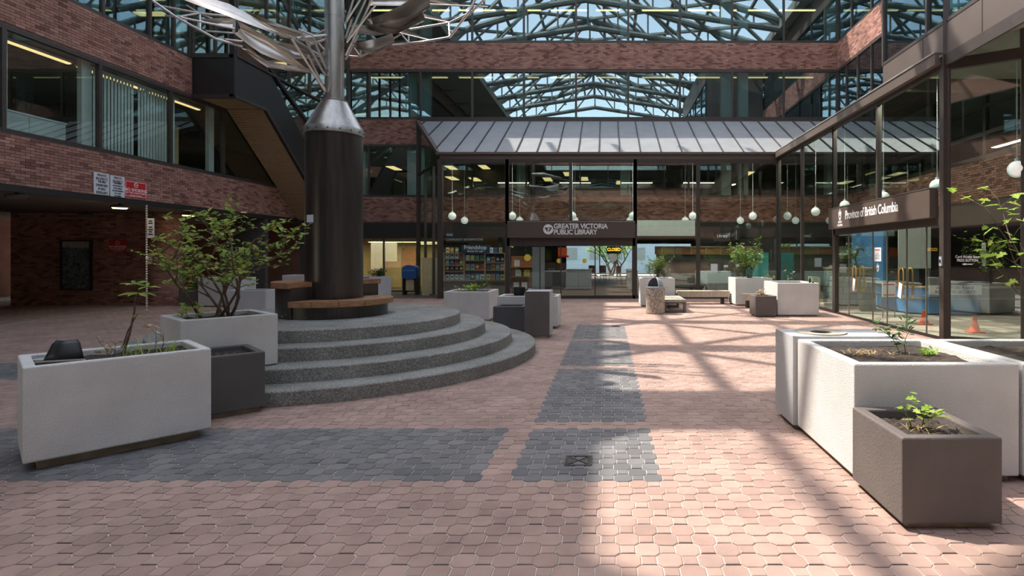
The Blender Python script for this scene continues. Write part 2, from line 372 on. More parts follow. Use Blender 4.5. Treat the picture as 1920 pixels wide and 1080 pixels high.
# ------------------------------------------------------------------ brick walls
BP, BR = .213, .068
def bricks(parent, p0, udir, ndir, length, z0, z1, single=None, limit=0, name='brick'):
    """rows of bricks, proud of the wall; single(pos) may pick the ones built as objects"""
    u = Vector(udir); n = Vector(ndir); p0 = Vector(p0); rows = max(1, round((z1 - z0) / BR)); rh = (z1 - z0) / rows
    mb = MB(); cand = []
    for r in range(rows):
        x = -(r % 2) * BP / 2
        while x < length:
            a, b = max(x, 0), min(x + BP - .010, length)
            if b - a > .03:
                c = p0 + u * (a + b) / 2 + V(0, 0, z0 + (r + .5) * rh) + n * .004
                cand.append((c, (b - a) / 2, rh / 2 - .005))
            x += BP
    cand.sort(key=lambda t: t[0].y)
    cnt = 0
    for c, hw, hh in cand:
        j = n * random.uniform(-.002, .003)
        if single and cnt < limit and hw > .09 and single(c):
            key = ('brick', tuple(udir), round(hh, 4))
            if key not in shared: shared[key] = MB().obox((0, 0, 0), u * .1015, V(0, 0, hh), u.cross(V(0, 0, 1)) * .01).mesh('brick', 'brick')
            o = bpy.data.objects.new('brick', shared[key]); COL.objects.link(o); o.parent = parent; o.location = c + j; cnt += 1
        else:
            mb.obox(c + j, u * hw, V(0, 0, hh), u.cross(V(0, 0, 1)) * .01, random.uniform(.01, .99))
    if mb.v: o = mb.build(name, 'brick', parent); o['kind'] = 'stuff'; o['label'] = 'rows of reddish brown bricks'
    return cnt
# left front
wl_ = MB()
for z0, z1 in ((Z1, Z2), (H2, Z3), (H3, Z4), (H4, ZT)):
    wl_.box(XL - .3, XL - .004, -9, DW + .2, z0, z1)
wall_left = struct('wall_left', wl_, 'mortar', 'brick spandrels of the left wing over the dark passage')
n1 = bricks(wall_left, (XL, 9.0, 0), (0, 1, 0), (1, 0, 0), 14.4, Z1 + .06, Z2 - .03, lambda c: 12.2 < c.y < 17.5, 150)
bricks(wall_left, (XL, 9.0, 0), (0, 1, 0), (1, 0, 0), 8.35, H2 + .05, Z3 - .03, lambda c: 12.4 < c.y < 17.3, 150)
bricks(wall_left, (XL, 9.0, 0), (0, 1, 0), (1, 0, 0), 16, H3 + .05, Z4 - .03)
bricks(wall_left, (XL, -4, 0), (0, 1, 0), (1, 0, 0), 13, Z1 + .06, Z2 - .03)
bricks(wall_left, (XL, -4, 0), (0, 1, 0), (1, 0, 0), 13, H2 + .05, Z3 - .03)
# back wall, above the lobby
wb = MB()
for z0, z1, x1 in ((Z1, Z2, XW), (H2, Z3, XW), (H3, Z4, XW), (H4, ZT, XW)): wb.box(XL, x1, DW + .004, DW + .3, z0, z1)
wb.box(XL, 10.35, DW + .05, DW + .35, 2.46, Z1)
wall_back = struct('wall_back', wb, 'mortar', 'brick spandrels of the library wing across the courtyard')
bricks(wall_back, (XL, DW, 0), (1, 0, 0), (0, -1, 0), XW - XL, Z1 + .05, Z2 - .03)
bricks(wall_back, (XL, DW, 0), (1, 0, 0), (0, -1, 0), -8.6 - XL, H2 + .05, Z3 - .03)
bricks(wall_back, (XL, DW, 0), (1, 0, 0), (0, -1, 0), XW - XL, H3 + .05, Z4 - .03)
B(-13, 10.3, DW - .02, DW + .02, 2.46, Z1).build('fascia', 'black_metal', wall_back)
# right wall (old front behind the glazed lean-to)
wr = MB()
for z0, z1 in ((Z1, Z2), (H2, Z3), (H3, Z4), (H4, ZT)): wr.box(XW + .004, XW + .3, 4, DW + .2, z0, z1)
wall_right = struct('wall_right', wr, 'mortar', 'brick spandrels of the right wing behind the glass')
bricks(wall_right, (XW, 5, 0), (0, 1, 0), (-1, 0, 0), 20.1, Z1 + .05, Z2 - .03)
bricks(wall_right, (XW, 5, 0), (0, 1, 0), (-1, 0, 0), 20.1, H3 + .05, Z4 - .03)
B(XW - .03, XW + .02, 5, 25, 2.5, Z1).build('fascia', 'bronze_clad', wall_right)
# wing behind the camera (only seen mirrored in the glass)
wf = MB()
for z0, z1 in ((0, 1.0), (Z1, Z2), (H2, Z3), (H3, Z4), (H4, ZT)): wf.box(-24, 20, DF - .3, DF, z0, z1)
wall_front = struct('wall_front', wf, 'brick', 'brick spandrels of the wing behind the viewpoint')
# floor slabs, rooms and roofs of the wings
def wing(name, x0, x1, y0, y1, lv, m='slab'):
    for i, (z0, z1) in enumerate(lv): struct('%s_%d' % (name, i + 1), B(x0, x1, y0, y1, z0, z1), m)
LV = [(Z1 - .02, Z1 + .45), (H2 + .08, Z3 - .7), (H3 + .08, Z4 - .7), (H4 + .1, ZT + .05)]
wing('ceiling_left', -22, XL - .3, -9, 26, LV)
wing('ceiling_back', -22, 18, DW + .36, 40, [(2.9, 3.5)] + LV[1:])
wing('ceiling_right', XW + .3, 18, -9, DW + .36, [(2.9, 3.5)] + LV[1:])
wing('ceiling_front', -24, 20, -15, DF - .3, LV)
struct('wall_room_left', B(-18.2, -18.0, -9, 31, Z1 + .45, ZT), 'room_wall')
struct('wall_room_back', B(-18, 17, 31, 31.2, 3.5, ZT), 'room_wall')
struct('wall_room_right', B(15, 15.2, -9, 31, 0, ZT), 'room_wall')
struct('wall_room_front', B(-24, 20, -13.2, -13, 0, ZT), 'room_wall')
# left passage soffit and fascia trim
struct('trim_1', B(XL - .02, XL + .05, -6, 23.3, Z1 - .09, Z1 + .05), 'black_metal', 'dark metal edge under the left brick band')
struct('ceiling_passage', B(-24, XL - .02, -6, 25.2, Z1 - .06, Z1 - .021), 'ceiling_dark', 'dim plaster ceiling of the left passage')

# ------------------------------------------------------------------ window bands
wcount = [0]
def window(p0, p1, z0, z1, cuts, label, normal, gm='glass', fw=.07, fd=.10, mm='bronze_frame', rails=()):
    """glazed band from p0 to p1 (xy); cuts are distances of the mullions"""
    wcount[0] += 1
    p0 = V(p0[0], p0[1], 0); p1 = V(p1[0], p1[1], 0); u = (p1 - p0).normalized(); L = (p1 - p0).length; n = Vector(normal)
    zz = V(0, 0, 1); nn = u.cross(zz)
    mb = MB()
    for z in (z0 + fw / 2, z1 - fw / 2) + tuple(rails): mb.obox(p0 + u * L / 2 + zz * z, u * L / 2, zz * fw / 2, nn * fd / 2)
    win = struct('window_%d' % wcount[0], mb, mm, label)
    cuts = sorted(set([0.0] + [c for c in cuts if 0 < c < L] + [L]))
    for c in cuts: MB().obox(p0 + u * c + zz * (z0 + z1) / 2, u * fw / 2, zz * (z1 - z0) / 2, nn * fd * .55).build('mullion', mm, win)
    for a, b in zip(cuts, cuts[1:]):
        MB().obox(p0 + u * (a + b) / 2 + zz * (z0 + z1) / 2, u * ((b - a) / 2 - fw * .4), zz * ((z1 - z0) / 2 - fw * .6), nn * .005).build('pane', gm, win)
    return win
# left front, second storey (mullion depths read along the front)
def cutsL(xs, y0): return [XL * F / (x - CX) - y0 for x in xs]
window((XL - .05, 9.0), (XL - .05, 23.0), Z2, H2, cutsL((8, 189, 322, 420, 555), 9.0), 'large office windows of the left wing above the brick band', (1, 0, 0), 'glass_door', fw=.09)
window((XL - .05, 9.0), (XL - .05, 17.35), Z3, H3, cutsL((195, 283, 328, 362), 9.0), 'upper office windows of the left wing', (1, 0, 0), 'glass_high')
window((XL - .05, 9.0), (XL - .05, 25.0), Z4, H4, [2.6 * i for i in range(1, 6)], 'top storey windows of the left wing', (1, 0, 0), 'glass_high')
window((XL - .05, -8.8), (XL - .05, 8.9), Z2, H2, [3 * i for i in range(1, 6)], 'second storey windows of the left wing outside the view', (1, 0, 0), 'glass_high')
window((XL - .05, -8.8), (XL - .05, 8.9), Z3, H3, [3 * i for i in range(1, 6)], 'third storey windows of the left wing outside the view', (1, 0, 0), 'glass_high')
# back wall
def cutsB(xs, x0=XL): return [(x - CX) * DW / F - x0 for x in xs]
BX = (665, 692, 788, 885, 982, 1080, 1178, 1275, 1373, 1470)
XS = -11.7
window((XS, DW + .05), (XW, DW + .05), Z3, H3, cutsB(BX[1:], XS), 'third storey windows above the sloping metal roof', (0, -1, 0), 'glass_high', fw=.09)
window((XS, DW + .05), (XW, DW + .05), Z4, H4, cutsB(BX[1:], XS), 'top storey windows mirroring the roof trusses', (0, -1, 0), 'glass_high', fw=.09)
window((XS, DW + .05), (-8.62, DW + .05), Z2, H2, cutsB((691,), XS), 'second storey window left of the glazed lobby', (0, -1, 0), 'glass')
window((-8.6, DW + .1), (XW, DW + .1), Z2, H2, [2.45 * i for i in range(1, 8)], 'old second storey windows inside the glazed lobby', (0, -1, 0), 'glass_door')
window((XS, DW + .05), (-8.62, DW + .05), 0, 2.46, cutsB((719,), XS), 'ground floor glass beside the blue bin', (0, -1, 0), 'glass_door', fw=.06)
# right wall
window((XW + .05, DW), (XW + .05, 12), Z3, H3, [.9, 2.0, 3.2, 5, 7.5, 10], 'third storey windows of the right brick wing', (-1, 0, 0), 'glass_high')
window((XW + .05, DW), (XW + .05, 12), Z4, H4, [1.4, 3.2, 5, 7.5, 10], 'top storey windows of the right brick wing', (-1, 0, 0), 'glass_high')
window((XW + .05, DW), (XW + .05, 6), Z2, H2, [2.45 * i for i in range(1, 8)], 'old second storey windows behind the right lean-to glass', (-1, 0, 0), 'glass_door', rails=(5.0, 5.75), fw=.11)
# front wing (mirrored only)
for z0, z1 in ((1.0, Z1), (Z2, H2), (Z3, H3), (Z4, H4)):
    window((-13, DF), (10.35, DF), z0, z1, [2.6 * i for i in range(1, 9)], 'windows of the wing behind the viewpoint', (0, 1, 0), 'glass_high')

# rooms behind the windows: pale columns, cove lamps, cabinets
def columns(parent, pts, z0, z1, wx, wy):
    for x, y in pts: B(x - wx, x + wx, y - wy, y + wy, z0, z1).build('column', 'column_white', parent)
for zz0, zz1 in ((Z2, H2), (Z3, H3), (Z4, H4)):
    columns(wall_back, [((x - CX) * (DW + .55) / F, DW + .55) for x in (679, 775, 799, 979, 1172, 1360, 1392, 1556)], zz0, zz1 + .1, .22, .18)
columns(wall_left, [(XL - .3, XL * F / (x - CX) + .05) for x in (19, 176, 408)], Z2 - .6, H2 + .1, .06, .12)
columns(wall_left, [(XL - .5, XL * F / (x - CX) + .1) for x in (208, 350)], Z3 - .6, H3 + .1, .08, .18)
lampn = [0]
def lamp_strip(x0, x1, y0, y1, z, label, group, m='lamp_soft'):
    t = thing('ceiling_light', label, 'ceiling light', ((x0 + x1) / 2, (y0 + y1) / 2, z), group=group)
    B(x0 - .03, x1 + .03, y0 - .03, y1 + .03, z, z + .06).build('housing', 'paint_light', t); B(x0, x1, y0, y1, z - .03, z).build('diffuser', m, t)
    return t
LW = 'warm tubes inside the left wing'
for i, (a, b, lab) in enumerate(((12.35, 14.35, 'warm light strip above the first large left wing window'), (14.6, 16.6, 'warm light strip above the slatted blinds in the left wing'), (16.9, 18.9, 'warm light strip above the left wing window next to the stair'))):
    lamp_strip(XL - .95, XL - .85, a, b, H2 - .02, lab, LW)
for i, (x, y) in enumerate(((-15.3, 14.9), (-16.0, 16.3), (-14.6, 17.8), (-15.6, 19.0))):
    lamp_strip(x - .5, x + .5, y - .15, y + .15, H3 - .1, '%s warm ceiling lamp from the left behind the upper left wing windows' % ('first', 'second', 'third', 'fourth')[i], 'warm lamps of the upper left wing')
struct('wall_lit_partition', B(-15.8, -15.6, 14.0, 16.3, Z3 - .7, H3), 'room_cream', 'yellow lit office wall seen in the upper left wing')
for i in range(10):
    x0 = -11.3 + i * 2.15
    lamp_strip(x0, x0 + 1.6, DW + 1.0, DW + 1.12, H3 + .02, 'long warm tube, %s from the left in the third storey of the library wing' % ORDS[i], 'tubes of the third storey')
    lamp_strip(x0, x0 + 1.7, DW + 1.0, DW + 1.12, H4 - .32, 'long warm tube, %s from the left in the top storey of the library wing' % ORDS[i], 'tubes of the top storey', 'lamp_warm')
for i, (px, py) in enumerate(((739, 315), (846, 314), (908, 313), (848, 334), (891, 336), (1027, 336), (1065, 326), (1095, 335), (1163, 342), (1402, 325))):
    p = at(px, py, (6.45 - EYE) * F / (CY - py)) if (6.45 - EYE) * F / (CY - py) < 30.5 else at(px, py, 29)
    lamp_strip(p.x - .2, p.x + .2, p.y - .6, p.y + .6, p.z, 'warm ceiling panel, %s from the left in the second storey of the library' % ORDS[i], 'ceiling panels of the second storey')
# vertical blinds in the middle left window: two packs
bl = thing('vertical_blind', 'pale vertical slat blind hanging in the middle left wing window', 'blind', (XL - .35, 15.4, Z2))
for k in range(26):
    y = 14.35 + k * .105 + (.12 if k > 12 else 0)
    MB().obox(V(XL - .35, y, (Z2 + H2) / 2 - .02), V(.012, .024, 0), V(0, 0, (H2 - Z2) / 2 - .13), V(.003, -.001, 0)).build('slat', 'blind', bl)
B(XL - .39, XL - .31, 14.3, 17.25, H2 - .17, H2 - .11).build('rail', 'blind', bl)
def cabinet(name, label, x0, x1, y0, y1, z0, z1, m, split=None):
    t = thing(name, label, 'cabinet', ((x0 + x1) / 2, (y0 + y1) / 2, z0)); B(x0, x1, y0, y1, z0, z1).build('body', m, t, bevel=.01)
    B(x0 - .02, x1 + .02, y0 - .02, y1 + .02, z1, z1 + .04).build('top', 'paint_light', t)
    n = split or 2
    for i in range(n):
        a = y0 + (y1 - y0) * i / n; b = y0 + (y1 - y0) * (i + 1) / n; B(x1, x1 + .015, a + .01, b - .01, z0 + .03, z1 - .03).build('door', m, t)
    return t
cabinet('low_cabinet', 'long pale low cabinet behind the first large left wing window', -14.3, -13.75, 12.3, 14.1, Z1 + .475, 4.95, 'column_white')
cabinet('tall_cupboard', 'cream cupboard behind the left wing window next to the stair', -14.5, -13.9, 17.2, 18.0, Z1 + .475, 5.75, 'room_cream', 1)
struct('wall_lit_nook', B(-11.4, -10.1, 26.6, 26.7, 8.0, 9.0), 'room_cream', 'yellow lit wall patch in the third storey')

# ------------------------------------------------------------------ enclosed stair on the left wing
def sz(d): return 6.6 - .81 * (d - 19.0)                     # underside of the sloping flight
st = MB()
st.slab([(XS, 17.4, 6.6), (XS, 19.0, 6.6), (XS, 23.3, sz(23.3)), (XS, 23.3, sz(23.3) + 1.35), (XS, 19.25, 7.95), (XS, 17.4, 7.95)], (-.08, 0, 0))
stair = struct('wall_stair', st, 'black_metal', 'black metal stair enclosure hung on the left wing')
B(XL, XS - .06, 17.4, 17.48, 6.6, Z3 + .05).build('end_panel', 'black_metal', stair)
B(XL, XS, 17.36, 17.44, 6.55, 6.68).build('edge_trim', 'bronze_frame', stair)
B(XL, XS, 17.36, 17.44, Z3 + .02, Z3 + .12).build('edge_trim', 'bronze_frame', stair)
MB().beam(V(XS + .03, 17.4, 6.62), V(XS + .03, 19.0, 6.62), .06, .1).build('edge_trim', 'bronze_frame', stair)
MB().beam(V(XS + .03, 19.0, 6.62), V(XS + .03, 23.3, sz(23.3) + .02), .06, .1).build('edge_trim', 'bronze_frame', stair)
B(XL, XS - .08, 17.48, 19.0, 6.64, 6.70).build('landing_soffit', 'soffit', stair)
nsl = 52
for i in range(nsl):
    a = 19.0 + 4.3 * i / nsl; b = 19.0 + 4.3 * (i + .70) / nsl; c = 19.0 + 4.3 * (i + 1) / nsl
    MB().slab([(XL, a, sz(a)), (XS - .09, a, sz(a)), (XS - .09, b, sz(b)), (XL, b, sz(b))], (0, 0, .03)).build('soffit_slat', 'soffit', stair)
MB().slab([(XL, 19.0, sz(19) + .032), (XS - .09, 19.0, sz(19) + .032), (XS - .09, 23.3, sz(23.3) + .032), (XL, 23.3, sz(23.3) + .032)], (0, 0, .1)).build('flight', 'ink', stair)
B(XS - .12, XS + .04, 17.36, 17.52, 6.6, ZT).build('corner_post', 'black_metal', stair)
# glazed side of the stair hall and its sloping stringers
window((XS, 17.5), (XS, 25.0), 7.9, ZT, [1.55, 2.9, 4.3, 5.75], 'glazed side of the stair hall behind the metal sculpture', (1, 0, 0), 'glass', fw=.06)
window((XL, 17.42), (XS, 17.42), Z3 + .1, ZT, [.7], 'glazed end of the stair hall on the left wing', (0, -1, 0), 'glass', fw=.06)
tri = MB().slab([(XS - .04, 19.3, 7.9), (XS - .04, 25.0, sz(25) + 1.3), (XS - .04, 25.0, 7.9)], (-.01, 0, 0))
wcount[0] += 1
g = struct('window_%d' % wcount[0], tri, 'glass', 'slanted glass over the stair flight'); 
MB().beam(V(XS, 17.45, 9.05), V(XS, 25, 9.05 - .62 * 6.4), .07, .11).build('handrail', 'black_metal', stair)
MB().beam(V(XS - .02, 17.5, 12.2), V(XS - .02, 25, 12.2 - .55 * 7.5), .08, .22).build('stringer', 'black_metal', stair)
MB().slab([(XS - .3, 17.5, 12.0), (XS - .3, 25, 12.0 - .55 * 7.5), (XL, 25, 12.0 - .55 * 7.5), (XL, 17.5, 12.0)], (0, 0, -.12)).build('upper_flight', 'soffit', stair)
for i, y in enumerate((19.3, 21.0)):
    lamp_strip(XS - 1.1, XS - .4, y - .1, y + .1, 9.4 - .5 * i, '%s warm lamp in the stair hall behind the sculpture' % ('upper', 'lower')[i], 'warm lamps of the stair hall')

# ------------------------------------------------------------------ glazed lobby with sloping metal roof
XA, XB = -6.4, -8.55                                        # left end of the lobby at the front and at the wall
RT = 7.68
lob = MB()
lob.box(XA, XR, DL - .06, DL + .06, EAVE - .2, EAVE)
lobby = struct('wall_lobby', lob, 'bronze_clad', 'dark bronze eaves beam of the glazed library lobby')
xs = [832, 950, 1191, 1309, 1430]
cuts = [(x - CX) * DL / F - XA for x in xs if x != 832]
# mullion grid of the front, pane by pane; the door bay is open below the sign
SX0, SX1 = (951 - CX) * DL / F, (1191 - CX) * DL / F
window((XA, DL), (SX0, DL), 0, EAVE - .2, [], 'tall lobby glass in front of the book display', (0, -1, 0), 'glass_door', fw=.14)
window((SX0, DL), (SX1, DL), 2.85, EAVE - .2, [2.42], 'tall lobby glass over the library sign', (0, -1, 0), 'glass', fw=.12)
window((SX1, DL), (XR, DL), 0, EAVE - .2, [(1309 - 1191) * DL / F], 'tall lobby glass right of the library doors', (0, -1, 0), 'glass_door', fw=.14)
window((XB, DW), (XA, DL), 0, EAVE - .2, [1.6, 3.3], 'splayed left end glass of the lobby', (-.88, -.47, 0), 'glass', fw=.08)
win_tri = MB().slab([(XA, DL, EAVE - .15), (XB, DW, EAVE - .15), (XB, DW, RT - .1)], (.01, 0, 0))
wcount[0] += 1; struct('window_%d' % wcount[0], win_tri, 'glass', 'triangular gable glass at the left end of the lobby roof')
B(XB - .06, XB + .06, DW - .1, DW + .05, 0, Z3).build('corner_post', 'bronze_frame', lobby)
B(XA - .08, XA + .10, DL - .09, DL + .09, 0, EAVE - .2).build('corner_post', 'bronze_frame', lobby)
MB().beam(V(XA - .05, DL, EAVE + .02), V(XB - .05, DW, RT + .02), .16, .16).build('rake_trim', 'bronze_clad', lobby)
# roof panels between standing seams
def roofpt(x, t): return V(x, DL - .12 + (DW - DL + .12) * t, EAVE + (RT - EAVE) * t)
def left_x(t): return XA + (XB - XA) * t
def right_x(t): return XR + (XW - XR) * t
step = .785; nrm = V(0, -(RT - EAVE), DW - DL).normalized()
x = -8.6; k = 0
edges = [XB] + [-8.2 + step * i for i in range(24)] + [XW]
for a, b in zip(edges, edges[1:]):
    for t0, t1 in ((0, .62), (.62, 1.0)):
        pl = []
        for xx, tt in ((a, t0), (b, t0), (b, t1), (a, t1)):
            pl.append((xx, tt))
        # clip against the slanted ends
        def clip(poly, f):
            out = []
            for i in range(len(poly)):
                p, q = poly[i], poly[(i + 1) % len(poly)]; fp, fq = f(p), f(q)
                if fp >= 0: out.append(p)
                if fp * fq < 0: s_ = fp / (fp - fq); out.append((p[0] + (q[0] - p[0]) * s_, p[1] + (q[1] - p[1]) * s_))
            return out
        pl = clip(pl, lambda p: p[0] - left_x(p[1])); pl = clip(pl, lambda p: right_x(p[1]) - p[0]) if pl else pl
        if len(pl) < 3: continue
        MB().slab([roofpt(*p) for p in pl], nrm * .035).build('roof_panel', 'roof_metal', lobby)
    t0 = 0.0 if XA <= b <= XR else ((b - XA) / (XB - XA) if b < XA else (b - XR) / (XW - XR))
    if b < XW - .01 and t0 < 1: MB().beam(roofpt(b, t0) + nrm * .05, roofpt(b, 1) + nrm * .05, .035, .07, nrm).build('roof_seam', 'bronze_frame', lobby)
B(XB, XW, DW - .1, DW, RT - .05, RT + .1).build('flashing', 'bronze_frame', lobby)
B(XA - .1, XR + .05, DL - .2, DL - .06, EAVE - .03, EAVE + .05).build('gutter', 'bronze_clad', lobby)
struct('ceiling_lobby', MB().slab([roofpt(XA, .02) - nrm * .1, roofpt(XR, .02) - nrm * .1, roofpt(XW, 1) - nrm * .1, roofpt(XB, 1) - nrm * .1], -nrm * .03), 'slab')
# right lean-to: roof, gutter
def rr(y, t): return V(XR - .1 + (XW - XR + .1) * t, y, EAVE + (RT - .15 - EAVE) * t)
rl = MB().slab([rr(10.7, 0), rr(DL, 0), rr(DW, 1), rr(10.7, 1)], (0, 0, -.05))
leanto = struct('ceiling_leanto', rl, 'roof_metal', 'metal roof of the right glazed lean-to')
B(XR - .18, XR + .02, 10.75, DL, EAVE - .17, EAVE + .06).build('gutter', 'bronze_clad', leanto)
B(XR - .20, XR - .16, 10.75, DL, EAVE + .05, EAVE + .08).build('drip_edge', 'steel_bright', leanto)
window((XR, DL - .1), (XR, 15.95), 0, EAVE - .17, [2.5], 'glass of the right lean-to beside the white planter', (-1, 0, 0), 'glass', fw=.07)
window((XR, 15.95), (XR, 10.75), 2.9, EAVE - .17, [2.6], 'glass of the right lean-to over the province sign', (-1, 0, 0), 'glass', fw=.08)
window((XR + .02, 10.72), (9.4, 8.92), 0, 5.3, [1.2, 2.4], 'angled glass wall right of the glass doors', (-.53, -.85, 0), 'glass', fw=.09)
window((XR + .02, 10.72), (9.4, 8.92), 5.3, 7.2, [1.2], 'angled glass strip under the bronze block', (-.53, -.85, 0), 'glass', fw=.11)
B(XR - .07, XR + .07, 10.66, 10.80, 0, EAVE).build('post', 'bronze_frame', leanto)
# bronze clad block over the right entrance
BY0, BY1 = 2.0, 13.15
blk = MB(); blk.box(XR, XR + .12, BY0, BY1, EAVE - .02, 6.12); blk.box(XR, XR + .12, BY0, BY1, 9.3, 10.3); blk.box(XR, XR + .12, BY0, BY1, 13.2, ZT)
blk.box(XR + .12, XW, BY1 - .12, BY1, EAVE, ZT)
block = struct('wall_block', blk, 'bronze_clad', 'bronze clad block jutting out over the right entrance')
for i in range(5): MB().obox(V(XR - .004, 4.2 + i * 1.82, 5.81), V(.003, 0, 0), V(0, .006, 0), V(0, 0, .31)).build('panel_joint', 'bronze_frame', block)
B(XR - .03, XR + .02, BY0, 10.75, EAVE - .22, EAVE).build('soffit_edge', 'bronze_frame', block)
B(XR + .1, XW, BY0, BY1 - .2, 5.75, 6.0).build('floor_slab', 'slab', block)
window((XR + .04, BY1), (XR + .04, BY0), 6.12, 9.3, [1.8, 4.4, 7.0], 'tall windows of the bronze block', (-1, 0, 0), 'glass_high', fw=.07)
window((XR + .04, BY1), (XR + .04, BY0), 10.3, 13.2, [1.8, 4.4, 7.0], 'upper windows of the bronze block', (-1, 0, 0), 'glass_high', fw=.07)
B(XR + 3.0, XR + 3.1, BY0, BY1 - .2, 6.0, 13).build('inner_wall', 'room_wall', block)
cor = MB()
for i in range(28): cor.box(7.0 + i * .12, 7.06 + i * .12, 4, 10.6, 7.2, 7.26)
cor.box(6.9, 10.3, 4, 10.7, 7.26, 7.3); cor.build('corrugated_ceiling', 'grey_panel', block)

# ------------------------------------------------------------------ atrium roof: trusses, rafters and purlins (light shines through)
RX, RZ = -1.3, 18.6
tr = struct('ceiling_atrium', B(XL, XW, DF, DF + .3, ZT, ZT + .3), 'steel', 'steel trusses of the open glazed courtyard roof')
def rafter_z(x): return ZT + .4 + (RZ - ZT - .4) * (1 - abs(x - RX) / (11.65 if x > RX else 11.7))
for y in [DF + 3.8 + 3.9 * i for i in range(8)]:
    mb = MB()
    for s in (-1, 1):
        ex = XW if s > 0 else XL
        mb.tube([V(ex, y, ZT + .4), V(RX, y, RZ)], .22, 8)
        mb.tube([V(ex, y, ZT - .1), V(RX, y, ZT + 1.7)], .19, 8)
        n = 6
        for i in range(n):
            xa = ex + (RX - ex) * i / n; xb = ex + (RX - ex) * (i + 1) / n; lo = lambda x: ZT - .1 + 1.8 * (1 - abs(x - RX) / abs(ex - RX))
            mb.tube([V(xa, y, lo(xa)), V(xb, y, rafter_z(xb))], .075, 6); mb.tube([V(xb, y, lo(xb)), V(xb, y, rafter_z(xb))], .06, 6)
    mb.build('truss', 'truss_paint', tr, smooth=True)
mb = MB()
for i in range(12):
    x = XL + (XW - XL) * i / 11; mb.tube([V(x, DF, rafter_z(x) + .1), V(x, DW, rafter_z(x) + .1)], .11, 6)
mb.build('purlins', 'truss_paint', tr)
mb = MB()
for j in range(8):
    y = DF + 3.8 + 3.9 * j
    for s in (-1, 1):
        ex = XW if s > 0 else XL
        for i in range(3):
            xa = ex + (RX - ex) * i / 3; xb = ex + (RX - ex) * (i + 1) / 3
            mb.tube([V(xa, y, rafter_z(xa)), V(xb, y + 3.9 if j < 7 else y, rafter_z(xb))], .12, 6); mb.tube([V(xb, y, rafter_z(xb)), V(xa, y + 3.9 if j < 7 else y, rafter_z(xa))], .12, 6)
mb.build('bracing', 'truss_paint', tr)
# unseen solid strip added to cast shade on the right foreground paving
for y in (10.2,): B(XL, XW, y - .75, y + .75, ZT + .3, ZT + .42).build('shade_strip', 'slab', tr)
B(XL - .4, XL + 3.5, DF, DW, ZT - .05, ZT + .5).build('ring_beam_shade', 'slab', tr); B(XW - .5, XW + .4, DF, DW, ZT - .05, ZT + .5).build('ring_beam_shade', 'slab', tr); B(XL, XW, DW - .05, DW + .5, ZT - .05, ZT + .05).build('ring_beam_shade', 'slab', tr)  # unseen roof edges; the left one is widened to shade the left side

# ------------------------------------------------------------------ round steps, column bench, column with steel sails
RAD = (3.28, 2.87, 2.42, 2.0); RIS = .168
steps = struct('floor_steps', MB().lathe([(0, .0), (RAD[0], .0), (RAD[0], RIS - .012), (RAD[0] - .012, RIS), (0, RIS)], (SC_X, SC_Y, 0), 120), 'aggregate', 'round flight of exposed aggregate steps round the column', smooth=True)
for i in (1, 2, 3):
    MB().lathe([(0, RIS * i - .01), (RAD[i], RIS * i - .01), (RAD[i], RIS * (i + 1) - .012), (RAD[i] - .012, RIS * (i + 1)), (0, RIS * (i + 1))], (SC_X, SC_Y, 0), 120).build('step', 'aggregate', steps, smooth=True)
ZP = RIS * 4
bench = thing('round_bench', 'black round bench with timber seat at two heights around the column', 'bench', (SC_X, SC_Y, ZP))
A0, A1 = math.radians(-108), math.radians(60)               # low part on the right, high part on the left
c0 = (SC_X, SC_Y, 0)
MB().lathe([(.44, ZP), (.82, ZP), (.82, .86), (.44, .86)], c0, 40, A0, A1).build('base', 'black_pipe', bench, smooth=True)
MB().lathe([(.44, ZP), (.84, ZP), (.84, 1.15), (.44, 1.15)], c0, 40, A1, A0 + 2 * math.pi).build('base', 'black_pipe', bench, smooth=True)
for a, b, z, n in ((A0, A1, .86, 7), (A1, A0 + 2 * math.pi, 1.14, 7)):
    for i in range(n):
        p = a + (b - a) * i / n + .004; q = a + (b - a) * (i + 1) / n - .004
        MB().lathe([(.45, z), (.90, z), (.90, z + .085), (.45, z + .085)], c0, 8, p, q).build('seat_board', 'wood_bench', bench, smooth=True)
col = thing('sculpture_column', 'tall black and silver pipe column carrying a sculpture of steel sails', 'sculpture', (SC_X, SC_Y, ZP))
MB().lathe([(0, ZP), (.435, ZP), (.435, 3.62), (.435, 3.66), (0, 3.66)], c0, 64).build('black_shaft', 'black_pipe', col, smooth=True)
MB().lathe([(.30, 3.60), (.452, 3.60), (.452, 3.70), (.44, 3.72), (.20, 4.16), (.15, 4.16)], c0, 64).build('steel_cone', 'steel', col, smooth=True)
MB().lathe([(.10, 4.14), (.205, 4.14), (.205, 4.18), (.15, 4.20)], c0, 48).build('collar', 'steel', col, smooth=True)
MB().lathe([(.145, 4.1), (.145, 5.55), (.15, 5.55), (.15, 5.8), (.145, 5.8), (.145, 7.2), (0, 7.25)], c0, 40).build('steel_pole', 'steel', col, smooth=True)
for k in range(10):
    a = math.radians(-120 + k * 22); p = V(SC_X + .455 * math.cos(a), SC_Y + .455 * math.sin(a), 3.65); MB().sphere(p, .012, 5).build('rivet', 'iron', col)
nt = B(SC_X - .05, SC_X + .03, SC_Y - .44, SC_Y - .436, 2.12, 2.26)
p = V(SC_X + .435 * math.sin(.03), SC_Y - .438, 2.2); nd = V(-.43, -.9, 0).normalized(); sd = V(.9, -.43, 0).normalized(); pc = V(SC_X, SC_Y, 2.22) + nd * .438 
MB().obox(pc + sd * .0, sd * .075, V(0, 0, .06), nd * .004).build('notice', 'paint_light', col)
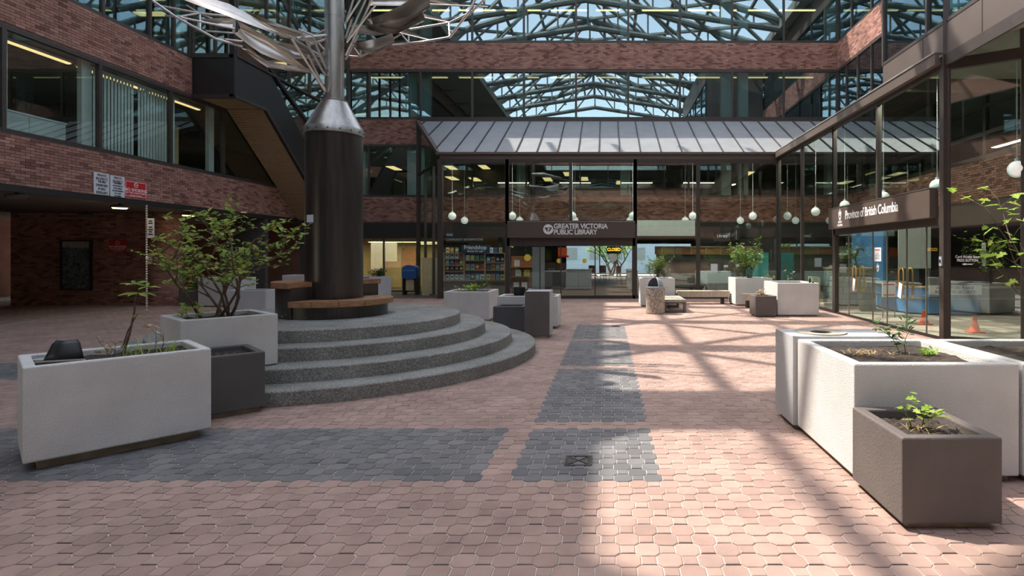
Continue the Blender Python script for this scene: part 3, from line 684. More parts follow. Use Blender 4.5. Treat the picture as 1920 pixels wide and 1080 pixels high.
# sails: ruled sheets between two edges given as picture point + depth
def sail(top, bot, sag=.12):
    n = 10; mb = MB(); T = [at(*q) for q in top]; Bt = [at(*q) for q in bot]
    def lerp(P, t): k = min(int(t * (len(P) - 1)), len(P) - 2); u = t * (len(P) - 1) - k; return P[k].lerp(P[k + 1], u)
    for th in (0, .012):
        vs = []; fs = []
        for i in range(n + 1):
            for j in range(7):
                s = j / 6; p = lerp(T, i / n).lerp(lerp(Bt, i / n), s); p = p + V(0, sag * math.sin(math.pi * s) + th, -.0 - sag * .35 * math.sin(math.pi * i / n)); vs.append(p)
        for i in range(n):
            for j in range(6): a = i * 7 + j; fs.append((a, a + 1, a + 8, a + 7) if th == 0 else (a + 7, a + 8, a + 1, a))
        mb.add(vs, fs)
    return mb.build('sail', 'steel_sail', col, smooth=True)
sail([(330, -25, 7.6), (430, 5, 7.8), (545, 68, 8.2)], [(340, -2, 7.4), (420, 25, 7.6), (540, 72, 8.2)], .05)
sail([(442, 36, 8.2), (500, 62, 8.5), (575, 128, 8.9)], [(438, 62, 8.2), (490, 95, 8.4), (572, 130, 8.8)])
sail([(456, 82, 8.0), (500, 108, 8.3), (578, 128, 8.8)], [(453, 90, 8.0), (500, 120, 8.2), (575, 136, 8.8)])
sail([(500, 70, 9.4), (545, 78, 9.5), (600, 100, 9.6)], [(500, 78, 9.3), (545, 105, 9.4), (598, 108, 9.5)])
sail([(455, 17, 9.0), (510, 35, 9.1), (590, 68, 9.4)], [(470, 30, 9.0), (520, 55, 9.1), (580, 80, 9.3)])
sail([(575, 105, 9.6), (600, 96, 9.6), (612, 90, 9.6)], [(585, 118, 9.6), (600, 120, 9.6), (612, 116, 9.6)])
sail([(380, 35, 8.6), (415, 32, 8.6), (440, 34, 8.7)], [(375, 38, 8.6), (410, 48, 8.6), (438, 52, 8.7)], .03)
sail([(688, 36, 9.6), (740, 8, 9.3), (800, -22, 9.0)], [(688, 42, 9.6), (745, 48, 9.4), (797, 18, 9.0)], .2)
sail([(682, 48, 9.6), (730, 34, 9.4), (792, 22, 9.1)], [(684, 52, 9.6), (735, 60, 9.5), (790, 38, 9.1)], .15)
sail([(660, 80, 9.2), (690, 70, 9.1), (735, 62, 9.0)], [(662, 86, 9.2), (695, 96, 9.1), (730, 82, 9.0)], .14)
sail([(655, 46, 9.9), (700, 44, 9.9), (752, 54, 9.8)], [(660, 60, 9.9), (705, 64, 9.9), (750, 58, 9.8)], .08)
sail([(690, -10, 10.2), (760, -14, 10.2), (860, 6, 10.0)], [(690, 10, 10.2), (760, 9, 10.2), (855, 10, 10.0)], .05)
sail([(790, 24, 9.9), (800, 26, 9.9), (838, 38, 9.8)], [(788, 34, 9.9), (800, 34, 9.9), (836, 40, 9.8)], .03)
sail([(753, 52, 9.6), (770, 58, 9.6), (808, 76, 9.5)], [(744, 58, 9.6), (770, 66, 9.6), (806, 78, 9.5)], .03)
def rod(*pts, r=.014): MB().tube([at(*p) for p in pts], r, 6).build('rod', 'steel_bright', col)
rod((287, 2, 7.6), (330, 32, 7.7), (405, 73, 7.9), (455, 88, 8.0), r=.018)
rod((290, 9, 8.0), (375, 25, 8.2), (430, 31, 8.4)); rod((310, 29, 7.8), (340, 33, 7.8), (440, 54, 8.1)); rod((330, 32, 7.8), (378, 24, 8.1)); rod((375, 24, 8.1), (375, 56, 7.9))
rod((350, 10, 8.3), (372, 24, 8.2), (398, 35, 8.3)); rod((385, 58, 7.9), (438, 62, 8.2)); rod((422, 74, 7.9), (455, 78, 8.0)); rod((440, 36, 8.2), (438, 63, 8.2), r=.018)
for a, b in (((543, 67, 8.3), (610, 172, 9.0)), ((562, 56, 8.6), (610, 142, 9.0)), ((585, 66, 8.8), (612, 130, 9.0)), ((577, 103, 8.7), (611, 172, 9.0)), ((545, 70, 8.3), (596, 102, 9.3)), ((560, 55, 8.9), (611, 76, 9.2)), ((585, 68, 9.2), (612, 68, 9.2)), ((556, 72, 8.6), (612, 66, 9.0)), ((598, 82, 9.2), (612, 98, 9.2)), ((578, 85, 9.0), (612, 74, 9.1))): rod(a, b, r=.02)
for a, b in (((648, 112, 9.3), (672, 66, 9.4)), ((648, 104, 9.3), (700, -6, 9.2)), ((650, 80, 9.2), (704, 10, 9.2)), ((651, 76, 9.2), (690, -10, 9.2)), ((648, 45, 9.2), (665, -8, 9.2)), ((648, 70, 9.2), (660, 36, 9.2)), ((650, 40, 9.2), (680, -8, 9.2)), ((664, 90, 9.4), (676, 106, 9.4)), ((655, 105, 9.4), (676, 107, 9.4)), ((676, 88, 9.4), (676, 107, 9.4)), ((676, 107, 9.4), (700, 95, 9.4))): rod(a, b, r=.016)
rod((735, 84, 9.4), (790, 79, 9.4), (843, 70, 9.3), (880, 22, 9.2), (895, -10, 9.2), r=.02); rod((735, 74, 9.5), (752, 64, 9.5)); rod((757, 50, 9.7), (770, 55, 9.7), (843, 43, 9.5), (885, 22, 9.4), (912, -5, 9.3), r=.02)
rod((842, 43, 9.5), (843, 70, 9.3)); rod((788, 32, 9.9), (842, 42, 9.6)); rod((740, 60, 9.6), (815, 78, 9.4)); rod((766, 80, 9.4), (752, 64, 9.5)); rod((766, 80, 9.4), (766, 66, 9.5)); rod((800, 8, 10), (915, 13, 9.8))
rod((590, 65, 9.0), (640, 42, 9.1), r=.012)

# ------------------------------------------------------------------ planters
def planter(label, corner, rz, L, W, H, m, z0=0.0, wall=.085, soil=.10, plinth=.06, group='concrete planters of the courtyard', name='planter', inset=.05):
    """corner = nearest left corner; length runs along the local x axis, width along the local y axis"""
    t = thing(name, label, 'planter', (corner[0], corner[1], z0), rz, group)
    b = plinth; hi = H; q = wall; s = hi - soil
    vs = []
    for (a0, a1, c0_, c1, z) in ((0, L, 0, W, b), (0, L, 0, W, hi), (q, L - q, q, W - q, hi), (q, L - q, q, W - q, s - .03)):
        vs += [(a0, c0_, z), (a1, c0_, z), (a1, c1, z), (a0, c1, z)]
    fs = [(3, 2, 1, 0), (12, 13, 14, 15)]
    for i in range(4):
        j = (i + 1) % 4; fs += [(i, j, 4 + j, 4 + i), (4 + i, 4 + j, 8 + j, 8 + i), (8 + i, 8 + j, 12 + j, 12 + i)]
    MB().add(vs, fs).build('body', m, t, bevel=.012, local=True)
    g_ = 14; mb = MB(); sv = []; sf = []
    for i in range(g_ + 1):
        for j in range(g_ + 1): sv.append((q + (L - 2 * q) * i / g_, q + (W - 2 * q) * j / g_, s + random.uniform(-.012, .014)))
    for i in range(g_):
        for j in range(g_): a = i * (g_ + 1) + j; sf.append((a, a + g_ + 1, a + g_ + 2, a + 1))
    mb.add(sv, sf).build('soil', 'soil', t, local=True)
    if plinth: B(inset, L - inset, inset, W - inset, 0, b).build('base', 'plinth', t, local=True)
    return t
Q = math.radians(45)
P1 = planter('big white planter nearest on the left with a lone sapling', (-4.376, 4.157), math.radians(48.5), 1.18, .81, .80, 'concrete_white', soil=.055, plinth=.075, wall=.075, inset=.08)
P2 = planter('low charcoal planter wedged between the white planters and the steps', (-3.61 - .55 * .707, 5.86 - .55 * .707), Q, .55, .72, .63, 'concrete_dark', soil=.05, plinth=.05, wall=.07)
P3 = planter('white planter holding the big leafy shrub beside the steps', (-4.56, 5.93), math.radians(50), .95, .86, .60, 'concrete_white', z0=.345, soil=.05, plinth=0)
MB().box(-4.62, -4.42, 6.25, 6.45, 0.0, .344).build('support_block', 'concrete_raw', None)
bpy.data.objects['support_block']['label'] = 'rough concrete block propping up the shrub planter'; bpy.data.objects['support_block']['category'] = 'block'
P4 = planter('largest white planter at the right front corner, bark mulch inside', (1.77, 4.0), 0, 1.19, 1.2, .86, 'concrete_white', soil=.06, plinth=.05)
P7 = planter('white planter cut by the right edge of the picture', (2.985, 4.0), 0, 1.2, 1.2, .86, 'concrete_white', soil=.06, plinth=.05)
P6 = planter('small brown planter in front of the large white one at right', (1.75, 3.31), 0, .60, .68, .555, 'concrete_brown', soil=.06, plinth=.04, wall=.075)
planter('white planter behind the steps with low green plants', (-3.99, 13.5), 0, 1.11, 1.15, .76, 'concrete_white', soil=.04, plinth=.08)
planter('small charcoal planter half hidden by the steps', (-2.43, 11.76), 0, .66, .62, .56, 'concrete_dark', soil=.1, plinth=.05)
planter('white planter with a black pot on it behind the upended box', (-2.48, 12.45), 0, 1.36, .75, .73, 'concrete_white', soil=.04, plinth=.05)
planter('tall white planter with red foliage left of the long bench', (1.05, 17.85), 0, 1.1, 1.15, .90, 'concrete_white', soil=.05, plinth=.04)
planter('white planter with the round green bush before the lobby glass', (4.15, 18.1), 0, 1.2, 1.1, .90, 'concrete_white', soil=.05, plinth=.04)
planter('wide white planter near the lean-to glass, nearly bare', (4.555, 14.95), 0, 1.12, 1.3, .90, 'concrete_white', soil=.05, plinth=.04)
planter('small brown planter with dry leaves beside the wide white one', (3.93, 14.8), 0, .56, .66, .56, 'concrete_brown', soil=.04, plinth=.03)
planter('grey planter with pink flowers near the blue bin', (-8.1, 20.8), math.radians(135), 1.2, .82, .86, 'concrete_grey', soil=.05, plinth=.05)
planter('charcoal planter in front of the flower planter by the column', (-9.5, 19.6), math.radians(0), .75, .5, .80, 'concrete_dark', soil=.05, plinth=.04)
planter('grey planter against the dark passage behind the shrub', (-13.05, 17.7), 0, 1.35, .8, .93, 'concrete_grey', soil=.05, plinth=.04)
planter('low grey planter behind the shrub, nearer the steps', (-10.75, 15.6), 0, 1.15, .8, .66, 'concrete_grey', soil=.05, plinth=.04)
planter('pale grey planter just left of the black column, far off', (-10.9, 18.6), 0, 1.25, .8, .98, 'concrete_grey', soil=.05, plinth=.04)
planter('dark planter beside the passage column', (-13.9, 18.0), 0, .6, .6, .55, 'concrete_dark', soil=.05, plinth=.03)
for i in range(3): planter('low charcoal trough, %s of three behind the lobby glass' % ('first', 'second', 'third')[i], (2.3 + i * .95, 21.45), 0, .88, .5, .55, 'concrete_dark', soil=.03, plinth=0, name='trough', group='troughs behind the lobby glass')
# upended dark box
u_ = thing('upended_planter', 'dark brown planter stood on end beside the steps', 'planter', (-1.4, 11.3, 0))
B(-1.64, -1.16, 10.98, 11.02, .05, .93).build('bottom_panel', 'concrete_brown', u_, bevel=.008)
mb = MB(); mb.box(-1.64, -1.57, 11.02, 11.6, .05, .93); mb.box(-1.22, -1.15, 11.02, 11.6, .05, .93); mb.box(-1.57, -1.22, 11.02, 11.6, .05, .11); mb.box(-1.57, -1.22, 11.02, 11.6, .87, .93)
mb.build('side_panels', 'concrete_grey', u_); B(-1.6, -1.2, 11.0, 11.55, 0, .05).build('base', 'plinth', u_)
# ash box with round grate behind the right planter
a_ = thing('litter_box', 'grey concrete litter box with round opening joined to the right planter', 'litter bin', (2.1, 5.5, 0))
def ring_top(cx, cy, r, x0, x1, y0, y1, z):
    n = 32; vs = []; fs = []
    for k in range(n):
        a = 2 * math.pi * k / n; dx, dy = math.cos(a), math.sin(a); s = min(((x1 - cx) / dx if dx > 0 else (x0 - cx) / dx) if abs(dx) > 1e-6 else 9, ((y1 - cy) / dy if dy > 0 else (y0 - cy) / dy) if abs(dy) > 1e-6 else 9)
        vs += [V(cx + r * dx, cy + r * dy, z), V(cx + s * dx, cy + s * dy, z), V(cx + r * dx, cy + r * dy, z - .25)]
    for k in range(n): j = (k + 1) % n; fs += [(3 * k, 3 * k + 1, 3 * j + 1, 3 * j), (3 * k + 2, 3 * k, 3 * j, 3 * j + 2)]
    return vs, fs
mb = MB(); X0, X1, Y0, Y1 = 1.735, 2.72, 5.215, 5.76
mb.add([(X0, Y0, .05), (X1, Y0, .05), (X1, Y1, .05), (X0, Y1, .05), (X0, Y0, .88), (X1, Y0, .88), (X1, Y1, .88), (X0, Y1, .88)], [(3, 2, 1, 0), (0, 1, 5, 4), (1, 2, 6, 5), (2, 3, 7, 6), (3, 0, 4, 7)])
vs, fs = ring_top(2.1, 5.49, .20, X0, X1, Y0, Y1, .88); mb.add(vs, fs); mb.build('body', 'concrete_grey', a_)
MB().lathe([(.10, .872), (.24, .872), (.24, .892), (.10, .887), (.10, .872)], (2.1, 5.49, 0), 32).build('rim', 'concrete_raw', a_, smooth=True)
MB().lathe([(0, .78), (.19, .78), (.19, .76), (0, .76)], (2.1, 5.49, 0), 24).build('ash_tray', 'soil', a_); B(X0 + .05, X1 - .05, Y0 + .05, Y1 - .05, 0, .05).build('base', 'plinth', a_)
# aggregate litter bin with dome
tb = thing('trash_can', 'round pebble litter bin with grey domed hood', 'litter bin', (1.34, 15.75, 0))
MB().lathe([(0, .0), (.25, .0), (.265, .02), (.27, .70), (.262, .72), (0, .72)], (1.34, 15.75, 0), 48).build('body', 'aggregate_warm', tb, smooth=True)
MB().lathe([(.20, .71), (.275, .71), (.28, .73), (.275, .76), (.20, .765)], (1.34, 15.75, 0), 48).build('collar', 'grey_panel', tb, smooth=True)
dm = MB(); n = 28; vs = []; fs = []
for i in range(9):
    e = math.pi / 2 * i / 8
    for k in range(n + 1): a = math.radians(-125 + 52) + (2 * math.pi - math.radians(104)) * k / n; vs.append(V(1.34 + .225 * math.cos(e) * math.cos(a), 15.75 + .225 * math.cos(e) * math.sin(a), .76 + .27 * math.sin(e)))
for i in range(8):
    for k in range(n): q = i * (n + 1) + k; fs.append((q, q + 1, q + n + 2, q + n + 1))
dm.add(vs, fs); hood = dm.build('hood', 'grey_panel', tb, smooth=True); sm = hood.modifiers.new('thick', 'SOLIDIFY'); sm.thickness = .02
MB().lathe([(0, .73), (.2, .73), (.2, .765), (0, .765)], (1.34, 15.75, 0), 24).build('liner', 'ink', tb)
# stone bench with hollow end, long timber bench
sb = thing('stone_bench', 'short beige bench with hollow brown ends beside the litter bin', 'bench', (1.95, 16.8, 0))
for y0 in (15.9, 17.5):
    mb = MB(); mb.box(1.60, 1.68, y0, y0 + .14, .0, .33); mb.box(2.16, 2.24, y0, y0 + .14, .0, .33); mb.box(1.68, 2.16, y0, y0 + .14, .0, .07); mb.box(1.68, 2.16, y0, y0 + .14, .26, .33); mb.build('end_frame', 'concrete_brown', sb, bevel=.02)
for i in range(4): B(1.60 + i * .162, 1.752 + i * .162, 15.95, 17.75, .33, .375).build('board', 'wood_grey', sb)
def lbench(x0, x1, y0, label):
    t = thing('timber_bench', label, 'bench', ((x0 + x1) / 2, y0 + .25, 0), group='long timber benches')
    for i in range(3): B(x0, x1, y0 + i * .16, y0 + .145 + i * .16, .36, .44).build('board', 'wood_grey', t)
    B(x0, x1, y0 - .03, y0 - .001, .24, .44).build('front_rail', 'wood_grey', t)
    k = max(2, int((x1 - x0) / .7))
    for i in range(k): xx = x0 + .2 + (x1 - x0 - .4) * i / (k - 1); B(xx - .04, xx + .04, y0 + .1, y0 + .35, 0, .36).build('leg', 'black_metal', t)
lbench(2.35, 4.1, 18.75, 'long low timber bench between two white planters'); lbench(4.2, 4.9, 17.3, 'timber bench end behind the small brown planter')

# ------------------------------------------------------------------ plants
LEAF = [(0, 0, 0), (.16, .10, .02), (.42, .30, .05), (.50, .16, .03), (.80, .34, .02), (.78, .12, .02), (1.0, 0, -.06), (.78, -.12, .02), (.80, -.34, .02), (.50, -.16, .03), (.42, -.30, .05), (.16, -.10, .02)]
LONG = [(0, 0, 0), (.25, .10, .03), (.6, .14, .02), (.85, .08, -.02), (1, 0, -.08), (.85, -.08, -.02), (.6, -.14, .02), (.25, -.10, .03)]
def leaf_geo(shape): n = len(shape); mid = V(.55, 0, -.02); return [mid] + [Vector(p) for p in shape], [(0, 1 + i, 1 + (i + 1) % n) for i in range(n)]
def leaf_mat_at(p, d, s):
    d = d.normalized(); up = V(random.gauss(0, .4), random.gauss(0, .4), 1); sd = up.cross(d)
    sd = sd.normalized() if sd.length > 1e-4 else V(1, 0, 0); u = d.cross(sd)
    return Matrix(((d.x * s, sd.x * s, u.x * s, p.x), (d.y * s, sd.y * s, u.y * s, p.y), (d.z * s, sd.z * s, u.z * s, p.z), (0, 0, 0, 1)))
def plant(name, label, base, h, spread, stems, leaves, ls, lm, bm='bark', seed=1, levels=2, single=0, shape=LEAF, r0=.014, lean=(0, 0), cat='plant', low=.25, group=None, flat=.5):
    random.seed(seed); base = Vector(base); t = thing(name, label, cat, base, group=group); wood = MB(); spots = []
    def grow(p, d, L, r, lev):
        n = 5; pts = [p]; q = p.copy(); dd = d.copy()
        for i in range(n):
            dd = (dd + V(random.gauss(0, .13), random.gauss(0, .13), random.gauss(.02, .06))).normalized(); q = q + dd * L / n; pts.append(q.copy())
            if lev < levels and i >= 1 and random.random() < .85:
                a = random.uniform(0, 2 * math.pi); sd = V(math.cos(a), math.sin(a), random.uniform(-.05, .45)); grow(q, (dd * .6 + sd * .8).normalized(), L * random.uniform(.35, .6), r * .55, lev + 1)
            if lev >= 1 or i > n * low: spots.append((q.copy(), dd.copy()))
        spots.append((q.copy(), dd.copy())); wood.tube(pts, [r * (1 - .14 * i) for i in range(len(pts))], 5)
    for s in range(stems):
        a = 2 * math.pi * s / stems + random.uniform(-.4, .4); d = V(math.cos(a) * spread / h * random.uniform(.3, 1) + lean[0], math.sin(a) * spread / h * random.uniform(.3, 1) + lean[1], 1).normalized()
        grow(base + V(random.gauss(0, .02 + spread * .05), random.gauss(0, .02 + spread * .05), -.03), d, h * random.uniform(.7, .95), r0, 0)
    o = wood.build('branches', bm, t, smooth=True); o['kind'] = 'stuff'
    lv, lf = leaf_geo(shape); fol = MB(); me = None; random.shuffle(spots)
    for i in range(leaves):
        p, d = spots[i % len(spots)]; a = random.uniform(0, 2 * math.pi); dr = V(math.cos(a), math.sin(a), random.uniform(-.5, .6) * flat * 2) + d * .4
        M = leaf_mat_at(p + V(random.gauss(0, .012), random.gauss(0, .012), 0), dr, ls * random.uniform(.6, 1.25))
        if i < single:
            if me is None: m0 = MB(); m0.add(lv, lf); me = m0.mesh('leaf', lm)
            lo = bpy.data.objects.new('leaf', me); COL.objects.link(lo); lo.parent = t; lo.matrix_local = Matrix.Translation(-base) @ M
        else: fol.add([M @ v for v in lv], lf, random.uniform(.01, .99))
    if fol.v: o = fol.build('foliage', lm, t); o['kind'] = 'stuff'
    return t
def grass(label, base, n, h, lm, spread=.15, seed=3, name='grass_tuft', cat='grass', lean=.5):
    random.seed(seed); base = Vector(base); t = thing(name, label, cat, base); mb = MB()
    for i in range(n):
        a = random.uniform(0, 6.28); p = base + V(random.gauss(0, spread * .5), random.gauss(0, spread * .3), -.01); d = V(math.cos(a) * lean, math.sin(a) * lean, 1).normalized(); L = h * random.uniform(.5, 1)
        sd = V(-math.sin(a), math.cos(a), 0) * .005; pts = [p + d * L * s + V(math.cos(a), math.sin(a), 0) * L * .3 * s * s - V(0, 0, .35 * L * s * s) for s in (0, .35, .7, 1)]
        vs = []
        for k, q in enumerate(pts): w_ = 1 - k / 3.2; vs += [q - sd * w_, q + sd * w_]
        mb.add(vs, [(0, 1, 3, 2), (2, 3, 5, 4), (4, 5, 7, 6)], random.uniform(.01, .99))
    o = mb.build('blades', lm, t); o['kind'] = 'stuff'; return t
def loc_in(P, a, b, z): return P.matrix_basis @ V(a, b, z)
bpy.context.view_layer.update()
sh = loc_in(P3, .50, .44, .55)
plant('leafy_shrub', 'broad multi stemmed shrub with yellowing leaves in the white planter', sh, 1.12, .98, 8, 1200, .074, 'leaf', seed=11, levels=3, single=300, r0=.019, cat='shrub', low=.3)
plant('weed', 'small green weed at the foot of the big shrub', loc_in(P3, .18, .4, .55), .22, .1, 3, 22, .09, 'leaf_lime', 'stem_green', seed=5, levels=1, r0=.005)
grass('dry leaf litter under the big shrub', loc_in(P3, .6, .3, .555), 60, .06, 'leaf_dry', .6, 8, 'leaf_litter', 'leaves', 2)
# sapling: slim stem with hand-shaped leaves
s0 = loc_in(P1, .62, .42, .745); tp = at(262, 548, s0.y)
sap = thing('sapling', 'slim sapling with a few hand shaped leaves in the nearest left planter', 'sapling', s0)
e = [s0, s0.lerp(tp, .35) + V(.01, 0, 0), s0.lerp(tp, .7), at(253, 560, s0.y), at(268, 530, s0.y)]
MB().tube(e, [.011, .009, .007, .005, .003], 6).build('stem', 'bark', sap, smooth=True)
MB().tube([s0 + V(.01, 0, .1), at(240, 620, s0.y), at(258, 588, s0.y)], [.006, .005, .003], 6).build('stem', 'bark', sap, smooth=True)
lv, lf = leaf_geo(LONG); mL = MB(); mL.add(lv, lf); meL = mL.mesh('leaf', 'leaf'); random.seed(4)
def palm(c, k, s, a0, droop=-.15):
    for i in range(k):
        a = a0 + i * 2 * math.pi / k; lo = bpy.data.objects.new('leaf', meL); COL.objects.link(lo); lo.parent = sap; lo.matrix_local = Matrix.Translation(-s0) @ leaf_mat_at(c, V(math.cos(a), math.sin(a) * .9, droop + random.gauss(0, .15)), s * random.uniform(.75, 1.1))
palm(at(262, 549, s0.y), 7, .15, .3, -.2); palm(at(278, 538, s0.y), 5, .12, 1.0, .1); palm(at(253, 533, s0.y), 5, .13, 2.4, .15); palm(at(258, 590, s0.y), 2, .08, 1.2, -.4)
plant('dry_seedling', 'withered brown seedling beside the sapling', loc_in(P1, .55, .30, .745), .22, .08, 3, 14, .06, 'leaf_dry', seed=21, levels=1, r0=.004)
plant('dry_seedling', 'withered seedling toward the right end of the nearest left planter', loc_in(P1, .88, .55, .745), .26, .06, 2, 9, .07, 'leaf_dry', seed=23, levels=1, r0=.004)
grass('long green grass blades beside the sapling stem', loc_in(P1, .70, .34, .745), 18, .34, 'leaf_lime', .16, 31)
grass('tuft of green grass at the right end of the nearest left planter', loc_in(P1, .93, .45, .745), 20, .26, 'leaf_lime', .2, 32)
grass('sparse weeds in the low charcoal planter', loc_in(P2, .3, .36, .58), 24, .06, 'leaf', .3, 33)
# black plastic chair seat dumped in the planter
c_ = loc_in(P1, .22, .30, .75); ch = thing('dumped_chair_seat', 'black plastic chair back lying in the nearest left planter', 'chair back', c_)
ux = V(.92, .38, 0).normalized(); uy = V(-.38, .92, 0).normalized()
mb = MB(); vs = []; fs = []
for i in range(9):
    t_ = i / 8 * 2 - 1
    for j, zz in enumerate((0, .07, .14, .17)): vs.append(c_ + ux * t_ * (.135 - .022 * j) + uy * (.06 * t_ * t_ + .02 * j) + V(0, 0, zz + .02))
for i in range(8):
    for j in range(3): a = i * 4 + j; fs.append((a, a + 4, a + 5, a + 1))
mb.add(vs, fs); bk = mb.build('back', 'plastic_black', ch, smooth=True); md = bk.modifiers.new('thick', 'SOLIDIFY'); md.thickness = .014
MB().tube([c_ + ux * -.17 + uy * -.12 + V(0, 0, 0), c_ + ux * -.15 + V(0, 0, .03), c_ + ux * .15 + V(0, 0, .03), c_ + ux * .19 + uy * -.04 + V(0, 0, .015)], .011, 6).build('frame', 'concrete_raw', ch)
sc_ = loc_in(P1, .16, .52, .75); so_ = MB().lathe([(0, 0), (.07, 0), (.085, .035), (.078, .035), (.065, .008), (0, .008)], sc_, 24).build('saucer', 'concrete_grey', smooth=True); tag(so_, 'pale round saucer behind the black chair back', 'saucer')
tl = loc_in(P1, .90, .18, .752); tag(B(tl.x - .07, tl.x + .06, tl.y - .03, tl.y + .03, tl.z - .004, tl.z + .012).build('broken_tile', 'concrete_grey'), 'flat pale broken tile at the right end of the nearest left planter', 'tile')
# right planters
plant('evergreen_sprig', 'upright dark evergreen sprig in the largest white planter', (2.50, 4.75, .80), .30, .09, 2, 90, .07, 'leaf_dark', 'stem_green', seed=41, levels=1, shape=LONG, r0=.005)
grass('bleached dry weeds in the largest white planter', (2.18, 4.75, .80), 90, .13, 'leaf_dry', .22, 42, 'dry_weed', 'weed', 1.3)
grass('fallen tan leaves round the evergreen sprig', (2.48, 4.62, .80), 40, .14, 'leaf_dry', .3, 44, 'fallen_leaf_litter', 'leaves', 2.2)
plant('strawberry_plant', 'low green leaf tuft at the right of the evergreen sprig', (2.72, 4.72, .80), .08, .12, 6, 60, .045, 'leaf_lime', 'stem_green', seed=43, levels=1, r0=.003)
plant('young_maple', 'little bright green seedling with brown lower leaves in the small brown planter', (2.06, 3.70, .49), .21, .08, 3, 26, .075, 'leaf_lime', 'stem_green', seed=51, levels=1, r0=.005, flat=.25)
grass('dry brown leaves round the little green seedling', (2.05, 3.66, .49), 26, .13, 'leaf_dry', .14, 52, 'dry_leaf_litter', 'leaves', .8)
plant('leafy_vine', 'bright lime leaved shrub leaning in at the right edge', (3.88, 4.6, .80), 1.25, .26, 8, 260, .115, 'leaf_lime', seed=61, levels=2, r0=.011, low=.45, cat='shrub', lean=(-.03, 0), single=260)
# middle and back planters
plant('green_perennial', 'fresh green low plants in the white planter behind the steps', (-3.35, 13.95, .72), .22, .3, 9, 150, .07, 'leaf_lime', 'stem_green', seed=71, levels=1, r0=.004)
plant('dark_perennial', 'dark upright plant in the white planter behind the steps', (-3.2, 14.1, .72), .38, .2, 5, 90, .07, 'leaf_dark', 'stem_green', seed=72, levels=1, r0=.004)
plant('dry_seedling', 'rusty seedling at the left end of the planter behind the steps', (-3.78, 13.8, .72), .22, .05, 2, 14, .06, 'leaf_dry', seed=73, levels=1, r0=.004)
plant('dry_seedling', 'pale dry weed at the right end of the planter behind the steps', (-3.02, 13.8, .72), .18, .08, 3, 22, .06, 'leaf_dry', seed=74, levels=1, r0=.004)
plant('nandina_bush', 'dense green bush with red berries in the tall white planter', (1.6, 18.4, .85), .62, .55, 14, 900, .10, 'leaf_mid', seed=81, levels=2, shape=LONG, r0=.007, cat='shrub')
plant('red_foliage', 'red and orange leaves at the right of the berry bush', (1.85, 18.15, .85), .40, .18, 5, 60, .08, 'leaf_dry', seed=82, levels=1, r0=.004)
plant('round_bush', 'round leafy green bush in the planter before the lobby glass', (4.72, 18.6, .85), 1.0, .62, 14, 1700, .095, 'leaf_mid', seed=83, levels=2, r0=.009, cat='shrub', low=.5)
plant('trailing_plant', 'small lime shoots at the corner of the round bush planter', (5.25, 18.3, .85), .18, .15, 4, 40, .06, 'leaf_lime', 'stem_green', seed=84, levels=1, r0=.003)
plant('dry_bloom', 'thin stalk with dry pinkish bloom in the wide white planter', (5.02, 15.5, .85), .42, .05, 2, 16, .07, 'leaf_dry', seed=85, levels=1, r0=.004)
plant('dry_tuft', 'pale tan dry leaves in the small brown planter at the back', (4.2, 15.1, .52), .20, .18, 7, 60, .07, 'leaf_dry', seed=86, levels=1, r0=.004)
plant('flower_bed', 'dark green leaves of the flower planter near the blue bin', (-8.75, 21.2, .8), .35, .45, 12, 300, .09, 'leaf_dark', 'stem_green', seed=87, levels=1, r0=.005)
plant('pink_flowers', 'pale pink flowers above the grey planter near the blue bin', (-8.75, 21.15, .85), .48, .45, 12, 40, .07, 'petal', 'stem_green', seed=88, levels=1, r0=.003)
plant('dark_leaf_plant', 'dark leaves in the shade of the passage column', (-13.55, 18.3, .5), .35, .25, 6, 90, .10, 'leaf_dark', 'stem_green', seed=89, levels=1, r0=.005)
grass('dry leaves in the troughs behind the lobby glass', (3.4, 21.7, .53), 50, .1, 'leaf_dry', .5, 90, 'dry_leaf_litter', 'leaves', 1.5)
pt = thing('black_pot', 'black pot lying in the white planter behind the upended box', 'pot', (-2.05, 12.8, .70))
MB().lathe([(0, 0), (.11, 0), (.15, .2), (.155, .21), (.135, .21), (.10, .02), (0, .02)], (-2.05, 12.8, .70), 24).build('pot', 'plastic_black', pt, smooth=True)
MB().sphere(V(-1.8, 12.9, .80), .11, 8, (1.2, 1, .8)).build('lump', 'plastic_black', pt, smooth=True)
bt = thing('black_bottle', 'small black spout on the rim of the wide white planter', 'bottle', (5.45, 15.02, .90)); MB().lathe([(0, 0), (.03, 0), (.03, .10), (.015, .13), (.015, .15), (0, .15)], (5.45, 15.02, .90), 12).build('body', 'plastic_black', bt); MB().lathe([(0, 0), (.035, 0), (.035, .03), (0, .03)], (5.53, 15.02, .90), 12).build('cap', 'plastic_black', bt)

# ------------------------------------------------------------------ signs on the left wing
def plate(name, label, x0, y0, x1, y1, m, border=None):
    a = on_x(x0, y0, XL); b = on_x(x1, y1, XL); zc = (a.z + b.z) / 2
    za = a.z; zb = EYE + (CY - y1) * b.y / F
    t = thing(name, label, 'sign', (XL + .01, (a.y + b.y) / 2, min(za, zb))); o = B(XL + .012, XL + .03, a.y, b.y, zb, za).build('plate', m, t, bevel=.006)
    if border:
        mb = MB(); w_ = .012
        for q in ((a.y + .02, b.y - .02, za - .02 - w_, za - .02), (a.y + .02, b.y - .02, zb + .02, zb + .02 + w_), (a.y + .02, a.y + .02 + w_, zb + .02, za - .02), (b.y - .02 - w_, b.y - .02, zb + .02, za - .02)): mb.box(XL + .030, XL + .033, *q)
        mb.build('border', border, t)
    return t, (a.y + b.y) / 2, za, zb, b.y - a.y
t, yc, za, zb, w_ = plate('warning_sign', 'left of two white private property signs on the brick band', 174, 322, 203, 367, 'paint_light'); hh = za - zb
